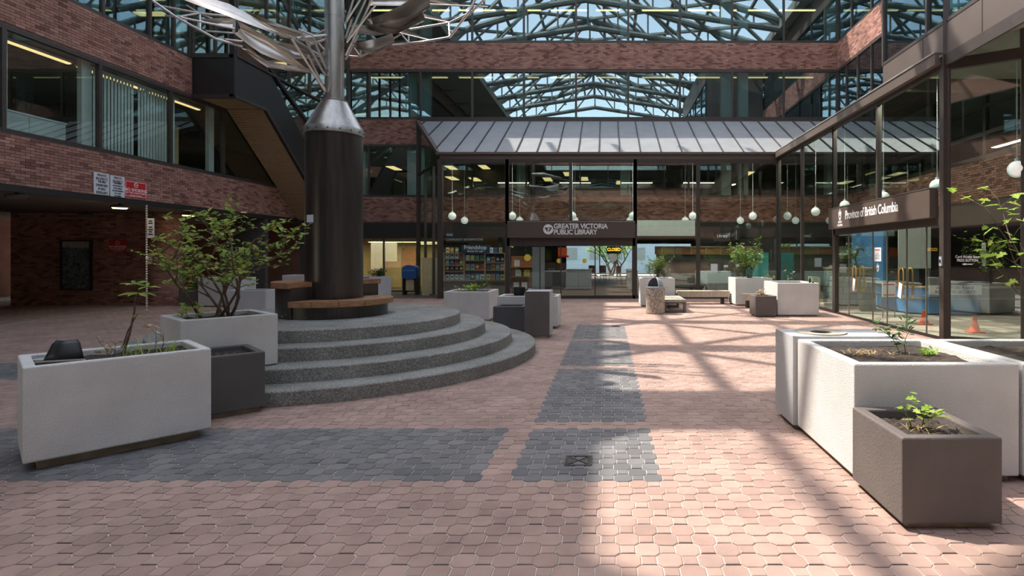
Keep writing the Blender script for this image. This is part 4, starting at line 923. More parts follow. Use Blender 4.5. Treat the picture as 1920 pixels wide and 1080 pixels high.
text(t, 'PRIVATE\nPROPERTY', hh * .16, (XL + .032, yc, za - hh * .20), '+x', 'print_maroon', .012, .78); text(t, 'THIS AREA\nIS MONITORED\nBY VIDEO\nSURVEILLANCE', hh * .165, (XL + .032, yc, za - hh * .66), '+x', 'ink', .008, .52); B(XL + .03, XL + .033, yc - w_ * .4, yc + w_ * .4, za - hh * .36, za - hh * .35).build('rule', 'ink', t)
t, yc, za, zb, w_ = plate('warning_sign', 'right of two white private property signs on the brick band', 205, 328, 232, 371, 'paint_light'); hh = za - zb
text(t, 'PRIVATE\nPROPERTY', hh * .16, (XL + .032, yc, za - hh * .19), '+x', 'print_maroon', .012, .70); text(t, 'NO LOITERING\nNO DEPOSITING OF\nLITTER, GARBAGE\nNO SKATEBOARDING\nNO CYCLING\nNO CAMPING', hh * .105, (XL + .032, yc, za - hh * .66), '+x', 'ink', .008, .55, space=1.15); B(XL + .03, XL + .033, yc - w_ * .4, yc + w_ * .4, za - hh * .35, za - hh * .34).build('rule', 'ink', t)
def smoking(t, P, X, yc, za, hh, w_, fm):
    text(t, 'NO SMOKING', hh * .26, P(yc, za - hh * .56), fm, 'paint_white', .012, .95 * w_ / (hh * 1.45) * .95); text(t, 'IN THE COURTYARD', hh * .15, P(yc, za - hh * .74), fm, 'paint_white', .008, .9 * w_ / (hh * 1.45)); text(t, 'By Order City Bylaw', hh * .10, P(yc, za - hh * .88), fm, 'paint_white', .0, .9 * w_ / (hh * 1.45))
t, yc, za, zb, w_ = plate('no_smoking_sign', 'bright red no smoking sign on the brick band', 232, 337, 273, 373, 'paint_red', 'paint_white'); hh = za - zb
smoking(t, lambda y, z: (XL + .032, y, z), XL, yc, za, hh, w_, '+x')
def ringx(c, r, w_, n=24, axis='x'):
    mb = MB(); vs = []; fs = []
    for k in range(n):
        a = 2 * math.pi * k / n
        for rr_ in (r, r - w_):
            for dx in (0, .004):
                vs.append(Vector(c) + (V(dx, rr_ * math.cos(a), rr_ * math.sin(a)) if axis == 'x' else V(rr_ * math.cos(a), -dx, rr_ * math.sin(a))))
    for k in range(n): j = (k + 1) % n; a, b = 4 * k, 4 * j; fs += [(a + 1, b + 1, b + 3, a + 3), (a, a + 2, b + 2, b), (a, b, b + 1, a + 1), (a + 2, a + 3, b + 3, b + 2)]
    return mb.add(vs, fs)
cz = za - hh * .24; ringx((XL + .031, yc, cz), hh * .15, hh * .03).build('symbol_ring', 'paint_white', t)
MB().beam(V(XL + .033, yc - hh * .10, cz + hh * .09), V(XL + .033, yc + hh * .10, cz - hh * .09), .004, hh * .03, (1, 0, 0)).build('symbol_bar', 'paint_white', t); B(XL + .031, XL + .034, yc - hh * .08, yc + hh * .08, cz - hh * .02, cz + hh * .015).build('symbol_cigarette', 'paint_white', t)

# ------------------------------------------------------------------ left passage
YP = 18.4
pw = struct('wall_passage', B(-19.75, -14.9, YP + .004, YP + .3, 0, Z1 - .06), 'mortar', 'shaded brick wall of the left passage')
bricks(pw, (-19.75, YP, 0), (1, 0, 0), (0, -1, 0), 4.6, 0, Z1 - .08)
pc_ = V(-14.75, YP + .15, 0); PR = .47
pcol = struct('wall_column', MB().lathe([(0, 0), (PR - .01, 0), (PR - .01, Z1 - .06), (0, Z1 - .06)], pc_, 40), 'mortar', 'round brick column at the mouth of the passage')
mb = MB(); nb = 14
for r in range(int((Z1 - .08) / BR)):
    for k in range(nb):
        a = 2 * math.pi * (k + .5 * (r % 2)) / nb; da = math.pi / nb * .95; i0 = len(mb.v); rv = random.uniform(.01, .99)
        vs = []
        for s in (-1, 0, 1):
            for rr_ in (PR - .02, PR):
                for z in (r * BR + .005, (r + 1) * BR - .005): vs.append(pc_ + V(rr_ * math.cos(a + s * da), rr_ * math.sin(a + s * da), z))
        fs = []
        for s in (0, 4): fs += [(s + 2, s + 6, s + 7, s + 3), (s + 1, s + 3, s + 7, s + 5), (s, s + 4, s + 6, s + 2)]
        fs += [(0, 2, 3, 1), (8, 9, 11, 10)]; mb.add(vs, fs, rv)
o = mb.build('brick', 'brick', pcol); o['kind'] = 'stuff'
struct('wall_passage_end', B(-22, XL - .05, 25.2, 25.4, 0, Z1), 'brick'); struct('wall_passage_side', B(-24.2, -24, -6, 25, 0, Z1), 'brick')
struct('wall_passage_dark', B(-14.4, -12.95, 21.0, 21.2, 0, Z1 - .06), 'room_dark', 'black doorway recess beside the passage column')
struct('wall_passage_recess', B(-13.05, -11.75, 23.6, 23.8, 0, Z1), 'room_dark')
pb = thing('poster_case', 'dim glazed poster case on the passage wall', 'notice board', (-17.2, YP, .9))
x0, x1 = (120 - CX) * YP / F, (172 - CX) * YP / F; z0, z1 = EYE - (541 - CY) * YP / F, EYE + (CY - 453) * YP / F
mb = MB(); mb.box(x0 - .05, x1 + .05, YP - .10, YP - .01, z0 - .05, z0); mb.box(x0 - .05, x1 + .05, YP - .10, YP - .01, z1, z1 + .05); mb.box(x0 - .05, x0, YP - .10, YP - .01, z0, z1); mb.box(x1, x1 + .05, YP - .10, YP - .01, z0, z1); mb.build('frame', 'black_metal', pb)
B(x0, x1, YP - .05, YP - .02, z0, z1 - .2).build('poster', 'poster', pb); B(x0, x1, YP - .06, YP - .02, z1 - .2, z1).build('header', 'concrete_raw', pb)
x0, x1 = (206 - CX) * YP / F, (238 - CX) * YP / F; zt = EYE + (CY - 450) * YP / F; hh = .40
t = thing('no_smoking_sign', 'dim red no smoking sign on the passage wall', 'sign', ((x0 + x1) / 2, YP, zt - hh)); B(x0, x1, YP - .03, YP - .012, zt - hh, zt).build('plate', 'paint_red', t); smoking(t, lambda x, z: (x, YP - .033, z), 0, (x0 + x1) / 2, zt, hh, x1 - x0, '-y'); ringx(((x0 + x1) / 2, YP - .031, zt - hh * .24), hh * .15, hh * .03, axis='y').build('symbol_ring', 'paint_white', t)
# rain chain and its sign
cy_ = 13.0 * F / (CY * 0 + CX - 267) + .02; cxn = XL + .10
rc = thing('rain_chain', 'pale rain chain hanging from the edge of the brick band', 'chain', (cxn, cy_, 0))
for i in range(44):
    z = Z1 - .1 - i * .068; lk = 'link'
    if 'chain_link' not in shared: shared['chain_link'] = MB().lathe([(.012, -.03), (.028, -.012), (.028, .012), (.012, .03)], (0, 0, 0), 8).mesh('link', 'steel_bright')
    o = bpy.data.objects.new('link', shared['chain_link']); COL.objects.link(o); o.parent = rc; o.location = (0, 0, z)
sg = thing('hanging_sign', 'narrow white sign hung beside the rain chain', 'sign', (cxn + .17, cy_, 2.2)); B(cxn + .03, cxn + .21, cy_ - .012, cy_ + .012, 2.13, 2.68).build('plate', 'paint_light', sg); 
for z, w_ in ((2.60, .05), (2.54, .06), (2.43, .05), (2.36, .065), (2.30, .04), (2.23, .065)): B(cxn + .12 - w_, cxn + .12 + w_, cy_ - .0145, cy_ - .012, z - .019, z + .019).build('printed_line', 'ink', sg)
nt = thing('paper_notice', 'small white paper notice on the round brick column', 'notice', (-14.95, YP - .4, 1.45)); B(-15.02, -14.82, YP - .318, YP - .312, 1.42, 1.72).build('sheet', 'paint_light', nt)
for i, (px, py, lit, lab) in enumerate(((225, 390, 1, 'lit square lamp under the passage ceiling by the signs'), (32, 371, 0, 'unlit lamp at the far left of the passage ceiling'), (160, 405, 0, 'unlit lamp in the middle of the passage ceiling'), (354, 404, 1, 'lit lamp under the passage ceiling behind the shrub'))):
    d = (2.92 - EYE) * F / (CY - py); p = at(px, py, d); t = thing('passage_lamp', lab, 'ceiling light', (p.x, p.y, p.z), group='square lamps of the passage')
    MB().lathe([(0, .03), (.24, .03), (.27, 0), (.27, .06), (.1, .09), (0, .09)], (p.x, p.y, p.z), 4, ).build('housing', 'black_metal', t); MB().lathe([(0, -.02), (.2, -.02), (.24, .03), (0, .03)], (p.x, p.y, p.z), 4).build('diffuser', 'lamp_warm' if lit else 'ceiling_dark', t); MB().tube([V(p.x, p.y, p.z + .08), V(p.x, p.y, Z1 - .06)], .03, 6).build('stem', 'black_metal', t)
    if lit:
        pl = bpy.data.lights.new('passage_lamp_light', 'POINT'); pl.energy = 3; pl.color = (1, .75, .4); pl.shadow_soft_size = .1; po = bpy.data.objects.new('lamp_light', pl); COL.objects.link(po); po.parent = t; po.location = (0, 0, -.08)

# ------------------------------------------------------------------ library entrance: sign, doors
sgn = thing('library_sign', 'wide brown entrance sign in white capitals over the library doors', 'sign', ((SX0 + SX1) / 2, DL - .3, 2.35))
zt, zb = EYE + (CY - 416) * (DL - .3) / F, EYE + (CY - 446) * (DL - .3) / F
sx0, sx1 = (951 - CX) * (DL - .3) / F, (1191 - CX) * (DL - .3) / F
sbx = B(sx0, sx1, DL - .3, DL + .1, zb, zt).build('box', 'sign_brown', sgn, bevel=.01); B(sx0, sx1, DL - .31, DL - .05, zt, zt + .025).build('cap', 'steel', sgn)
ys = DL - .305
def sp(px, py): return V((px - CX) * ys / F, ys, EYE + (CY - py) * ys / F)
a = sp(1038, 424.5); text(sbx, 'GREATER VICTORIA', .26, a, '-y', 'paint_white', .020, .92, 'LEFT', spacing=.93); a = sp(1038, 435.5); text(sbx, 'PUBLIC LIBRARY', .26, a, '-y', 'paint_white', .020, .92, 'LEFT', spacing=.93)
c = sp(1028, 430); MB().add(*(lambda n: ([c + V(0, -.012, 0)] + [c + V(.19 * math.cos(2 * math.pi * k / n), -.012, .19 * math.sin(2 * math.pi * k / n)) for k in range(n)] + [c + V(.19 * math.cos(2 * math.pi * k / n), 0, .19 * math.sin(2 * math.pi * k / n)) for k in range(n)], [(0, 1 + k, 1 + (k + 1) % n) for k in range(n)] + [(1 + k, 1 + n + k, 1 + n + (k + 1) % n, 1 + (k + 1) % n) for k in range(n)]))(32)).build('emblem_disc', 'paint_white', sgn)
for pl in ([(-.15, .07), (-.02, .07), (-.02, -.08), (-.055, -.08)], [(.0, .07), (.15, .07), (.055, -.08), (-.01, -.08), (.075, .035), (.0, .035)]):
    MB().slab([c + V(x, -.013, z) for x, z in pl], (0, -.004, 0)).build('emblem_mark', 'sign_brown', sgn)
wcount[0] += 0
dr = struct('door_1', MB().box(SX0, SX1, DL - .08, DL + .08, 2.0, 2.45).box(SX0, SX1, DL - .08, DL + .08, 0, .12).box(SX0 - .02, SX0 + .1, DL - .08, DL + .08, 0, 2.4).box(SX1 - .1, SX1 + .02, DL - .08, DL + .08, 0, 2.4), 'bronze_frame', 'sliding glass doors of the library')
ex = [SX0 + .1, SX0 + 1.25, SX0 + 2.05, SX0 + 3.35, SX1 - .1]
for a, b in zip(ex, ex[1:]): B(a + .01, b - .01, DL - .006, DL + .006, .12, 2.0).build('pane', 'glass_door', dr); B(b - .02, b + .02, DL - .03, DL + .03, .12, 2.0).build('stile', 'bronze_frame', dr)
def disc_y(c, r, m, name, parent, n=20): return MB().slab([Vector(c) + V(r * math.cos(2 * math.pi * k / n), 0, r * math.sin(2 * math.pi * k / n)) for k in range(n)], (0, -.004, 0)).build(name, m, parent)
for px, py, r, m in ((989, 483, .13, 'yellow_print'), (1048, 489, .09, 'yellow_print'), (1096, 489, .09, 'yellow_print'), (1150, 483, .15, 'column_white')): disc_y(at(px, py, DL - .012), r, m, 'round_sticker', dr)
cl = thing('closed_sign', 'black sign glowing amber CLOSED inside the library doors', 'sign', at(1151, 470, 22)); p = at(1151, 468, 22); B(p.x - .28, p.x + .28, 22, 22.05, p.z - .16, p.z + .13).build('case', 'ink', cl); text(cl, 'CLOSED', .17, (p.x, 21.99, p.z), '-y', 'led_amber', .008, .82)
# small hanging signs
fs_ = thing('shop_sign', 'dark blue Friendshop books for sale sign over the book display', 'sign', at(892, 471, 22.3)); a, b = at(865, 459, 22.3), at(918, 474, 22.3); B(a.x, b.x, 22.28, 22.32, b.z, a.z).build('plate', 'sign_blue', fs_); c = (a + b) / 2
text(fs_, 'Friendshop', .235, (c.x, 22.27, c.z + .05), '-y', 'paint_white', .012, .86); text(fs_, 'Books for sale', .115, (c.x, 22.27, c.z - .095), '-y', 'paint_white', .01, .95)
ci = thing('information_sign', 'black community information sign behind the book display', 'sign', at(871, 449, 23)); a, b = at(837, 444, 23), at(905, 455, 23); B(a.x, b.x, 23, 23.05, b.z, a.z).build('plate', 'ink', ci); c = (a + b) / 2; text(ci, 'COMMUNITY INFORMATION', .135, (c.x, 22.99, c.z), '-y', 'concrete_grey', 0, .86)
hs = thing('hanging_sign', 'small blue hanging sign reading Friendshop by the lobby corner post', 'sign', at(843, 440, 22)); a, b = at(837, 436, 22), at(849, 444, 22); B(a.x, b.x, 22, 22.03, b.z, a.z).build('plate', 'sign_blue', hs); c = (a + b) / 2; text(hs, 'Friendshop', .10, (c.x, 21.99, c.z), '-y', 'paint_white', .01, .55); MB().tube([V(a.x + .03, 22.01, a.z), V(a.x + .03, 22.01, a.z + .15), V(b.x, 22.01, a.z + .12)], .006, 5).build('bracket', 'black_metal', hs)

# ------------------------------------------------------------------ book display
DB = 22.4
bd = thing('book_display', 'wooden shelf wall of face-out books behind the lobby glass', 'bookshelf', at(890, 500, DB)); a, b = at(833, 474, DB), at(947, 525, DB)
B(a.x, b.x, DB + .12, DB + .16, .0, a.z).build('back_panel', 'sign_blue', bd); B(a.x, b.x, DB - .04, DB + .12, .0, b.z - .05).build('base', 'room_wall', bd); B(a.x - .02, b.x + .02, DB - .07, DB + .12, b.z - .05, b.z).build('ledge', 'wood_orange', bd)
bays = [(833, 870, (485, 497, 509, 525)), (871, 909, (488.5, 506, 525)), (910, 947, (492, 506, 525))]
for i, x in enumerate((833, 870.5, 909.5, 947)): p = at(x, 480, DB); B(p.x - .02, p.x + .02, DB - .06, DB + .12, b.z, a.z).build('upright', 'wood', bd)
random.seed(15); BAYN = ('left', 'middle', 'right'); ROWN = ('top', 'second', 'third', 'lowest'); ORD = ORDS[:6]
B(a.x, b.x, DB - .06, DB + .12, a.z - .03, a.z).build('shelf', 'wood', bd)
def book(px0, px1, py0, py1, d, label, group, ci=None):
    i = random.randrange(len(BOOKC)) if ci is None else ci; p, q = at(px0, py1, d), at(px1, py0, d)
    lab = label.replace('#', BOOKC[i][1]); t = thing('book', lab, 'book', ((p.x + q.x) / 2, d, p.z), group=group)
    mb = MB(); ln = .03; mb.slab([V(p.x, d, p.z), V(q.x, d, p.z), V(q.x, d + ln, q.z), V(p.x, d + ln, q.z)], (0, .012, 0)); cv = mb.build('cover', 'book_%d' % i, t)
    k = random.randrange(len(BOOKC)); k = k if k != i else (k + 1) % len(BOOKC); h_ = q.z - p.z; w_ = q.x - p.x
    MB().slab([V(p.x + w_ * .2, d + ln * .35 - .001, p.z + h_ * .35), V(q.x - w_ * .2, d + ln * .35 - .001, p.z + h_ * .35), V(q.x - w_ * .2, d + ln * .7 - .001, p.z + h_ * .7), V(p.x + w_ * .2, d + ln * .7 - .001, p.z + h_ * .7)], (0, -.003, 0)).build('cover_print', 'book_%d' % k, cv)
for bi, (x0, x1, rows) in enumerate(bays):
    for ri, yb in enumerate(rows):
        p = at(x0, yb, DB); q = at(x1, yb, DB); B(p.x, q.x, DB - .05, DB + .12, p.z - .025, p.z).build('shelf', 'wood', bd)
        n = 4; wd = (x1 - x0 - 2) / n
        for k in range(n): book(x0 + 1.5 + k * wd + .5, x0 + 1.5 + (k + 1) * wd - 1.0, yb - 10.5, yb - .6, DB + random.uniform(0, .02), '# book, %s in the %s row of the %s bay of the display' % (ORD[k], ROWN[ri] if ri < len(rows) - 1 else 'lowest', BAYN[bi]), 'face-out books in the display')
for k, x in enumerate((836, 844, 853, 918, 926, 935)): book(x, x + 6.5, 464, 473.5, DB, '# book standing on top of the display, %s from the left' % ORD[k], 'books on top of the display')

# ------------------------------------------------------------------ inside the library
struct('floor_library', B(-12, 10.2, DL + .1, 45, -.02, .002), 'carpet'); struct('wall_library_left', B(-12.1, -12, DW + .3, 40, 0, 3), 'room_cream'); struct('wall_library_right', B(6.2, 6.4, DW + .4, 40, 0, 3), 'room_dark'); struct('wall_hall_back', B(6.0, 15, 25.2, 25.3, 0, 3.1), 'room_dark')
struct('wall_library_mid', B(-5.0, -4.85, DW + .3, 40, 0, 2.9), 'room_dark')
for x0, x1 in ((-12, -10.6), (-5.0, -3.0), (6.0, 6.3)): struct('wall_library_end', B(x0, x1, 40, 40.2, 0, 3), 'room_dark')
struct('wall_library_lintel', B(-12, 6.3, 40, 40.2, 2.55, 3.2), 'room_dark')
struct('wall_backroom', B(-12, -5, 28.6, 28.7, 0, 2.9), 'room_cream', 'cream wall of the room behind the blue bin'); 
rm = struct('door_2', B(-10.55, -9.85, 28.5, 28.6, 0, 2.05), 'wood_orange', 'dark wooden door in the cream room'); B(-8.95, -7.2, 28.5, 28.62, 0, 2.4).build('dark_passage', 'room_dark', rm)
for i, x0 in enumerate((-10.9, -9.3)): lamp_strip(x0 - .3, x0 + 1.25, 26.0, 26.08, 2.28, '%s bright tube in the cream room behind the blue bin' % ('left', 'right')[i], 'tubes of the cream room', 'lamp_warm')
pl = bpy.data.lights.new('tube_light', 'AREA'); pl.energy = 45; pl.color = (1, .8, .45); pl.size = 2; po = bpy.data.objects.new('tube_light', pl); COL.objects.link(po); po.location = (-9.6, 26.9, 2.2)
window((-10.6, 40.1), (6.0, 40.1), .3, 2.55, [2.5, 5, 7.5, 10, 12.5], 'far street windows of the library', (0, -1, 0), 'glass_door')
tag(B(-16, 12, 54, 56, 0, 7).build('street_building', 'building_pale'), 'pale building across the street seen through the library', 'building')
wb_ = bpy.data.objects['street_building']
for i in range(12): B(-15 + i * 2.2, -14 + i * 2.2, 53.97, 54.0, 1.2, 2.4).build('window', 'grey_panel', wb_)
plant('street_tree', 'green street tree seen through the library doors', (.5, 45, 0), 3.6, 3.4, 6, 900, .30, 'leaf_lime', seed=95, levels=2, r0=.09, cat='tree', low=.2)
def desk(label, x0, x1, y0, y1, h, m):
    t = thing('service_desk', label, 'desk', ((x0 + x1) / 2, y0, 0)); B(x0, x1, y0, y1, .05, h).build('body', m, t, bevel=.01); B(x0 - .03, x1 + .03, y0 - .03, y1 + .03, h, h + .04).build('top', 'grey_panel', t); B((x0 + x1) / 2 - .006, (x0 + x1) / 2 + .006, y0 - .006, y0, .05, h).build('joint', 'ink', t); B(x0 + .04, x1 - .04, y0 + .04, y1, 0, .05).build('kick', 'ink', t)
desk('grey service counter in the middle of the library', -2.0, -.8, 26.5, 27.3, .95, 'grey_panel'); desk('dark counter left of the grey service counter', -3.2, -2.1, 26.8, 27.5, .85, 'room_dark'); desk('grey counter at the right inside the library doors', .95, 1.4, 26.0, 29, .9, 'concrete_grey')
tp_ = thing('display_stand', 'tall pale blue panel standing inside the library doors', 'panel', at(1009, 545, 21.9)); a, b = at(998, 463, 21.9), at(1021, 546, 21.9); B(a.x, b.x, 21.9, 21.96, b.z, a.z).build('panel', 'grey_panel', tp_); B(a.x - .03, b.x + .03, 21.8, 22.06, 0, b.z).build('foot', 'ink', tp_)
os_ = thing('leaflet_rack', 'orange wooden rack with leaflets left of the tall panel', 'shelf', at(975, 540, 22.6)); a, b = at(958, 480, 22.6), at(1000, 548, 22.6)
B(a.x, b.x, 22.7, 22.75, 0, a.z).build('back', 'wood_orange', os_)
for z in (.25, .75, 1.15): B(a.x, b.x, 22.45, 22.7, z, z + .03).build('shelf', 'wood_orange', os_)
for k, (x, z, m) in enumerate(((.12, .3, 'paint_light'), (.45, .3, 'paint_white'), (.2, .8, 'book_1'), (.55, .8, 'book_6'), (.15, 1.2, 'paint_light'))): B(a.x + x, a.x + x + .22, 22.5, 22.52, z, z + .26).build('leaflet', m, os_)
def chair(label, x, y, rz):
    t = thing('office_chair', label, 'chair', (x, y, 0), rz, 'black chairs inside the library'); B(-.22, .22, -.2, .2, .44, .5).build('seat', 'ink', t, local=True, bevel=.02); B(-.22, .22, .17, .21, .6, 1.05).build('backrest', 'ink', t, local=True, bevel=.02)
    for sx in (-1, 1):
        for sy in (-1, 1): B(sx * .2 - .012, sx * .2 + .012, sy * .18 - .012, sy * .18 + .012, 0, .44 if sy < 0 else .65).build('leg', 'black_metal', t, local=True)
for i, (px, d) in enumerate(((1032, 31), (1112, 33), (1134, 33), (1165, 31))): chair('black chair, %s from the left inside the library doors' % ORD[i], (px - CX) * d / F, d, .3 * i)
rs = thing('red_sign', 'orange red hanging sign inside the library', 'sign', at(1053, 468, 30)); a, b = at(1046, 464, 30), at(1063, 479, 30); B(a.x, b.x, 30, 30.04, b.z, a.z).build('plate', 'cone_orange', rs); B(a.x, b.x + .1, 29.98, 30.02, b.z - .1, b.z).build('strip', 'paint_red', rs); B(a.x + .05, a.x + .07, 30.01, 30.03, a.z, 2.9).build('hanger', 'black_metal', rs)
# right of the doors
tag(B(1.15, 3.6, 23.0, 23.2, 2.45, 3.1).build('concrete_beam', 'column_white'), 'pale concrete beam panel lit by the sun above the berry bush', 'panel')
ww = struct('wall_counter', B(2.05, 6.3, 23.6, 23.7, .0, 1.68), 'room_wall', 'grey partition wall behind the long bench'); B(2.0, 6.3, 23.5, 23.8, 1.68, 1.98).build('timber_band', 'wood_orange', ww); B(2.0, 6.3, 23.45, 23.85, 1.98, 2.03).build('timber_cap', 'wood', ww)
for i in range(7): B(2.25 + i * .62, 2.29 + i * .62, 23.46, 23.5, 1.68, 1.98).build('batten', 'wood', ww)
ls_ = thing('library_reflection', 'reflected Library lettering modelled as a dark board at the right of the lobby', 'sign', at(1350, 443, 23.2)); a, b = at(1338, 436, 23.2), at(1370, 452, 23.2); B(a.x, b.x, 23.2, 23.25, b.z, a.z).build('plate', 'ink', ls_); c = (a + b) / 2; text(ls_, 'Library', .17, (c.x, 23.19, c.z + .04), '-y', 'paint_white', .008, .9)  # a mirror image in the glass, built here as a solid board
for i, (px, py, s) in enumerate(((1339, 503, .13), (1386, 492, .13), (1361, 499, .08))): p = at(px, py, DL - .015); tag(B(p.x - s, p.x + s, DL - .02, DL - .012, p.z - s * 1.3 if s > .1 else p.z - .04, p.z + s * 1.3 if s > .1 else p.z + .04).build('paper_notice', 'paint_light'), ('upright pale notice on the glass above the long bench', 'pale notice on the glass behind the round bush', 'small card on the glass between two notices')[i], 'notice', 'notices on the lobby glass')
tag(B(3.6, 5.0, 22.6, 23.0, 0, 1.0).build('counter_block', 'column_white', bevel=.01), 'white counter block behind the lobby glass', 'counter')
tag(MB().slab([V(5.55, 22.3, 0), V(6.35, 22.0, 0), V(6.35, 22.0, 1.75), V(5.55, 22.3, 1.75)], (0, .06, 0)).build('teal_screen', 'teal'), 'teal screen in the corner of the lobby', 'screen')
# wide sheets inside the splayed end
tag(B(-7.6, -6.9, 22.7, 23.0, 0, 1.55).build('beige_cabinet', 'room_cream'), 'beige cabinet behind the splayed lobby glass', 'cabinet')
bb = thing('blue_bin', 'blue box with rounded top on legs beside the lobby glass', 'bin', (-8.25, 23.3, 0)); mb = MB(); pr = [(-.28, .68), (.28, .68), (.30, .78), (.30, 1.05), (.27, 1.15), (.18, 1.22), (0, 1.25), (-.18, 1.22), (-.27, 1.15), (-.30, 1.05), (-.30, .78)]
mb.slab([V(-8.25 + x, 23.05, z) for x, z in pr], (0, .5, 0)); mb.build('body', 'paint_blue', bb); B(-8.5, -8.0, 23.03, 23.05, 1.0, 1.03).build('flap', 'desk_blue', bb); B(-8.42, -8.08, 23.15, 23.45, .18, .68).build('pedestal', 'room_cream', bb)
for sx in (-1, 1): B(-8.25 + sx * .26 - .03, -8.25 + sx * .26 + .03, 23.1, 23.5, 0, .7).build('leg', 'black_metal', bb)

# ------------------------------------------------------------------ globe lamps
gl0 = thing('globe_lamp', 'white globe lamp hanging in the front row, first from the left', 'pendant lamp', at(848, 405, 22.3), group='white globe lamps of the lobby'); p = gl0.location.copy()
ORI[gl0.name] = p; MB().sphere(p, .155, 12).build('globe', 'globe', gl0, smooth=True); MB().lathe([(0, .15), (.04, .15), (.04, .20), (0, .20)], p, 12).build('cap', 'paint_light', gl0); MB().tube([p + V(0, 0, .2), p + V(0, 0, 2.6)], .008, 5).build('cord', 'paint_light', gl0)
for i in range(1, 6): dup(gl0, (p.x + 2.41 * i, 22.3, p.z), 'white globe lamp hanging in the front row, %s from the left' % ORD[i])
for i in range(7): dup(gl0, ((871 - CX) * 24.2 / F + 2.40 * i, 24.2, p.z - .06), 'white globe lamp hanging in the rear row, %s from the left' % (ORD + ('seventh',))[i])
for i in range(5): dup(gl0, (7.5, 20.1 - 2.475 * i, p.z), 'white globe lamp behind the right lean-to glass, %s from the far end' % ORD[i])

# ------------------------------------------------------------------ right entrance: province sign, doors
ps = thing('province_sign', 'long bronze entrance sign in white lettering over the glass doors', 'sign', (6.4, 13.4, 2.38)); pbx = B(6.30, 6.48, 10.9, 15.9, 2.38, 2.95).build('box', 'sign_brown', ps, bevel=.008); B(6.29, 6.48, 10.9, 15.9, 2.95, 2.97).build('cap', 'steel', ps)
text(pbx, 'Province of British Columbia', .315, (6.295, 14.77, 2.70), '-x', 'paint_white', .018, .78, 'LEFT', spacing=.95)
def crest(t, X, y, z, s, m):
    def pl(pts): MB().slab([V(X, y - a * s, z + b * s) for a, b in pts], (-.004, 0, 0)).build('crest', m, t)
    pl([(-.5, .1), (.5, .1), (.48, -.35), (.25, -.75), (0, -.95), (-.25, -.75), (-.48, -.35)]); pl([(-.62, .18), (-.5, .75), (-.25, .35), (0, 1.25), (.25, .35), (.5, .75), (.62, .18)])
    o = MB().slab([V(X - .004, y - a * s, z + b * s) for a, b in ((-.3, -.05), (.3, -.05), (.28, -.3), (0, -.6), (-.28, -.3))], (-.002, 0, 0)).build('crest_field', 'sign_brown', t)
crest(ps, 6.298, 15.1, 2.73, .155, 'paint_white'); text(pbx, 'BRITISH\nCOLUMBIA', .085, (6.296, 15.1, 2.50), '-x', 'paint_white', .01, .8)
d2 = struct('door_3', MB().box(6.44, 6.56, 10.8, 15.9, 2.22, 2.40).box(6.46, 6.54, 10.8, 15.9, 0, .045).box(6.44, 6.56, 15.80, 15.95, 0, 2.4), 'bronze_frame', 'frameless glass doors under the province sign')
dy = [15.85, 15.0, 13.65, 12.95, 12.1, 11.35, 10.82]
for a, b in zip(dy, dy[1:]): B(6.494, 6.506, b + .008, a - .008, .05, 2.22).build('pane', 'glass_door', d2); B(6.485, 6.515, a - .008, a + .008, .05, 2.22).build('edge', 'steel', d2)
def handle(y):
    for X in (6.40, 6.60): r = .07; z0, z1 = .72, 1.36; pts = [V(X, y - .10, z0 + r), V(X, y - .10, z1 - r), V(X, y - .06, z1), V(X, y + .06, z1), V(X, y + .10, z1 - r), V(X, y + .10, z0 + r), V(X, y + .06, z0), V(X, y - .06, z0), V(X, y - .10, z0 + r)]; MB().tube(pts, .016, 8).build('handle', 'gold', d2, smooth=True)
handle(14.45); handle(12.15)
for y, lab in ((14.4, 'paper tag hung on the farther gold door handle'), (12.12, 'paper tag hung on the nearer gold door handle')): tag(MB().obox(V(6.36, y, .88), V(0, .065, .02), V(.0, -.03, .16), V(.002, 0, 0)).build('paper_tag', 'paint_white'), lab, 'tag', 'tags on the door handles')
gd = thing('door_notice', 'white paper notice taped to the glass door', 'notice', (6.49, 13.38, 1.5)); B(6.486, 6.492, 13.22, 13.54, 1.50, 1.83).build('sheet', 'paint_white', gd); 
for i, w_ in enumerate((.12, .05, .07, .12, .11, .11)): B(6.484, 6.486, 13.38 - w_, 13.38 + w_, 1.775 - i * .042 - (.010 if i else .018), 1.775 - i * .042 + (.004 if i else .012)).build('printed_line', 'ink' if i else 'paint_red', gd)
ce = thing('door_emblem', 'white crest printed on the glass below the notice', 'emblem', (6.49, 13.38, 1.3)); crest(ce, 6.489, 13.38, 1.34, .10, 'paint_white')
R_ = Matrix(((.843, 0, -.538), (-.538, 0, -.843), (0, 1, 0)))
ca = thing('glass_lettering', 'white card access issue lettering with an arrow on the angled glass', 'lettering', (6.75, 10.55, 1.6)); c = V(6.52 + .843 * .33, 10.72 - .538 * .33 - .02, 0) + V(-.01, -.016, 0)
text(ca, 'Card Access Issue', .075, (c.x, c.y, 1.615), R_, 'paint_white', .008, .70); text(ca, 'PRESS BUTTON', .07, (c.x, c.y, 1.545), R_, 'paint_white', .008, .70)
uu = V(.843, -.538, 0); MB().slab([V(c.x, c.y, 1.475) + uu * a + V(0, 0, b) for a, b in ((-.09, 0), (-.03, .022), (-.03, .008), (.08, .008), (.08, -.008), (-.03, -.008), (-.03, -.022))], (-.003, -.004, 0)).build('arrow', 'paint_white', ca)
bx = thing('door_button', 'small grey door button box on the bronze post', 'button', (6.42, 10.72, 1.5)); B(6.40, 6.44, 10.68, 10.76, 1.44, 1.62).build('box', 'grey_panel', bx); B(6.39, 6.40, 10.70, 10.74, 1.50, 1.56).build('button', 'black_metal', bx)
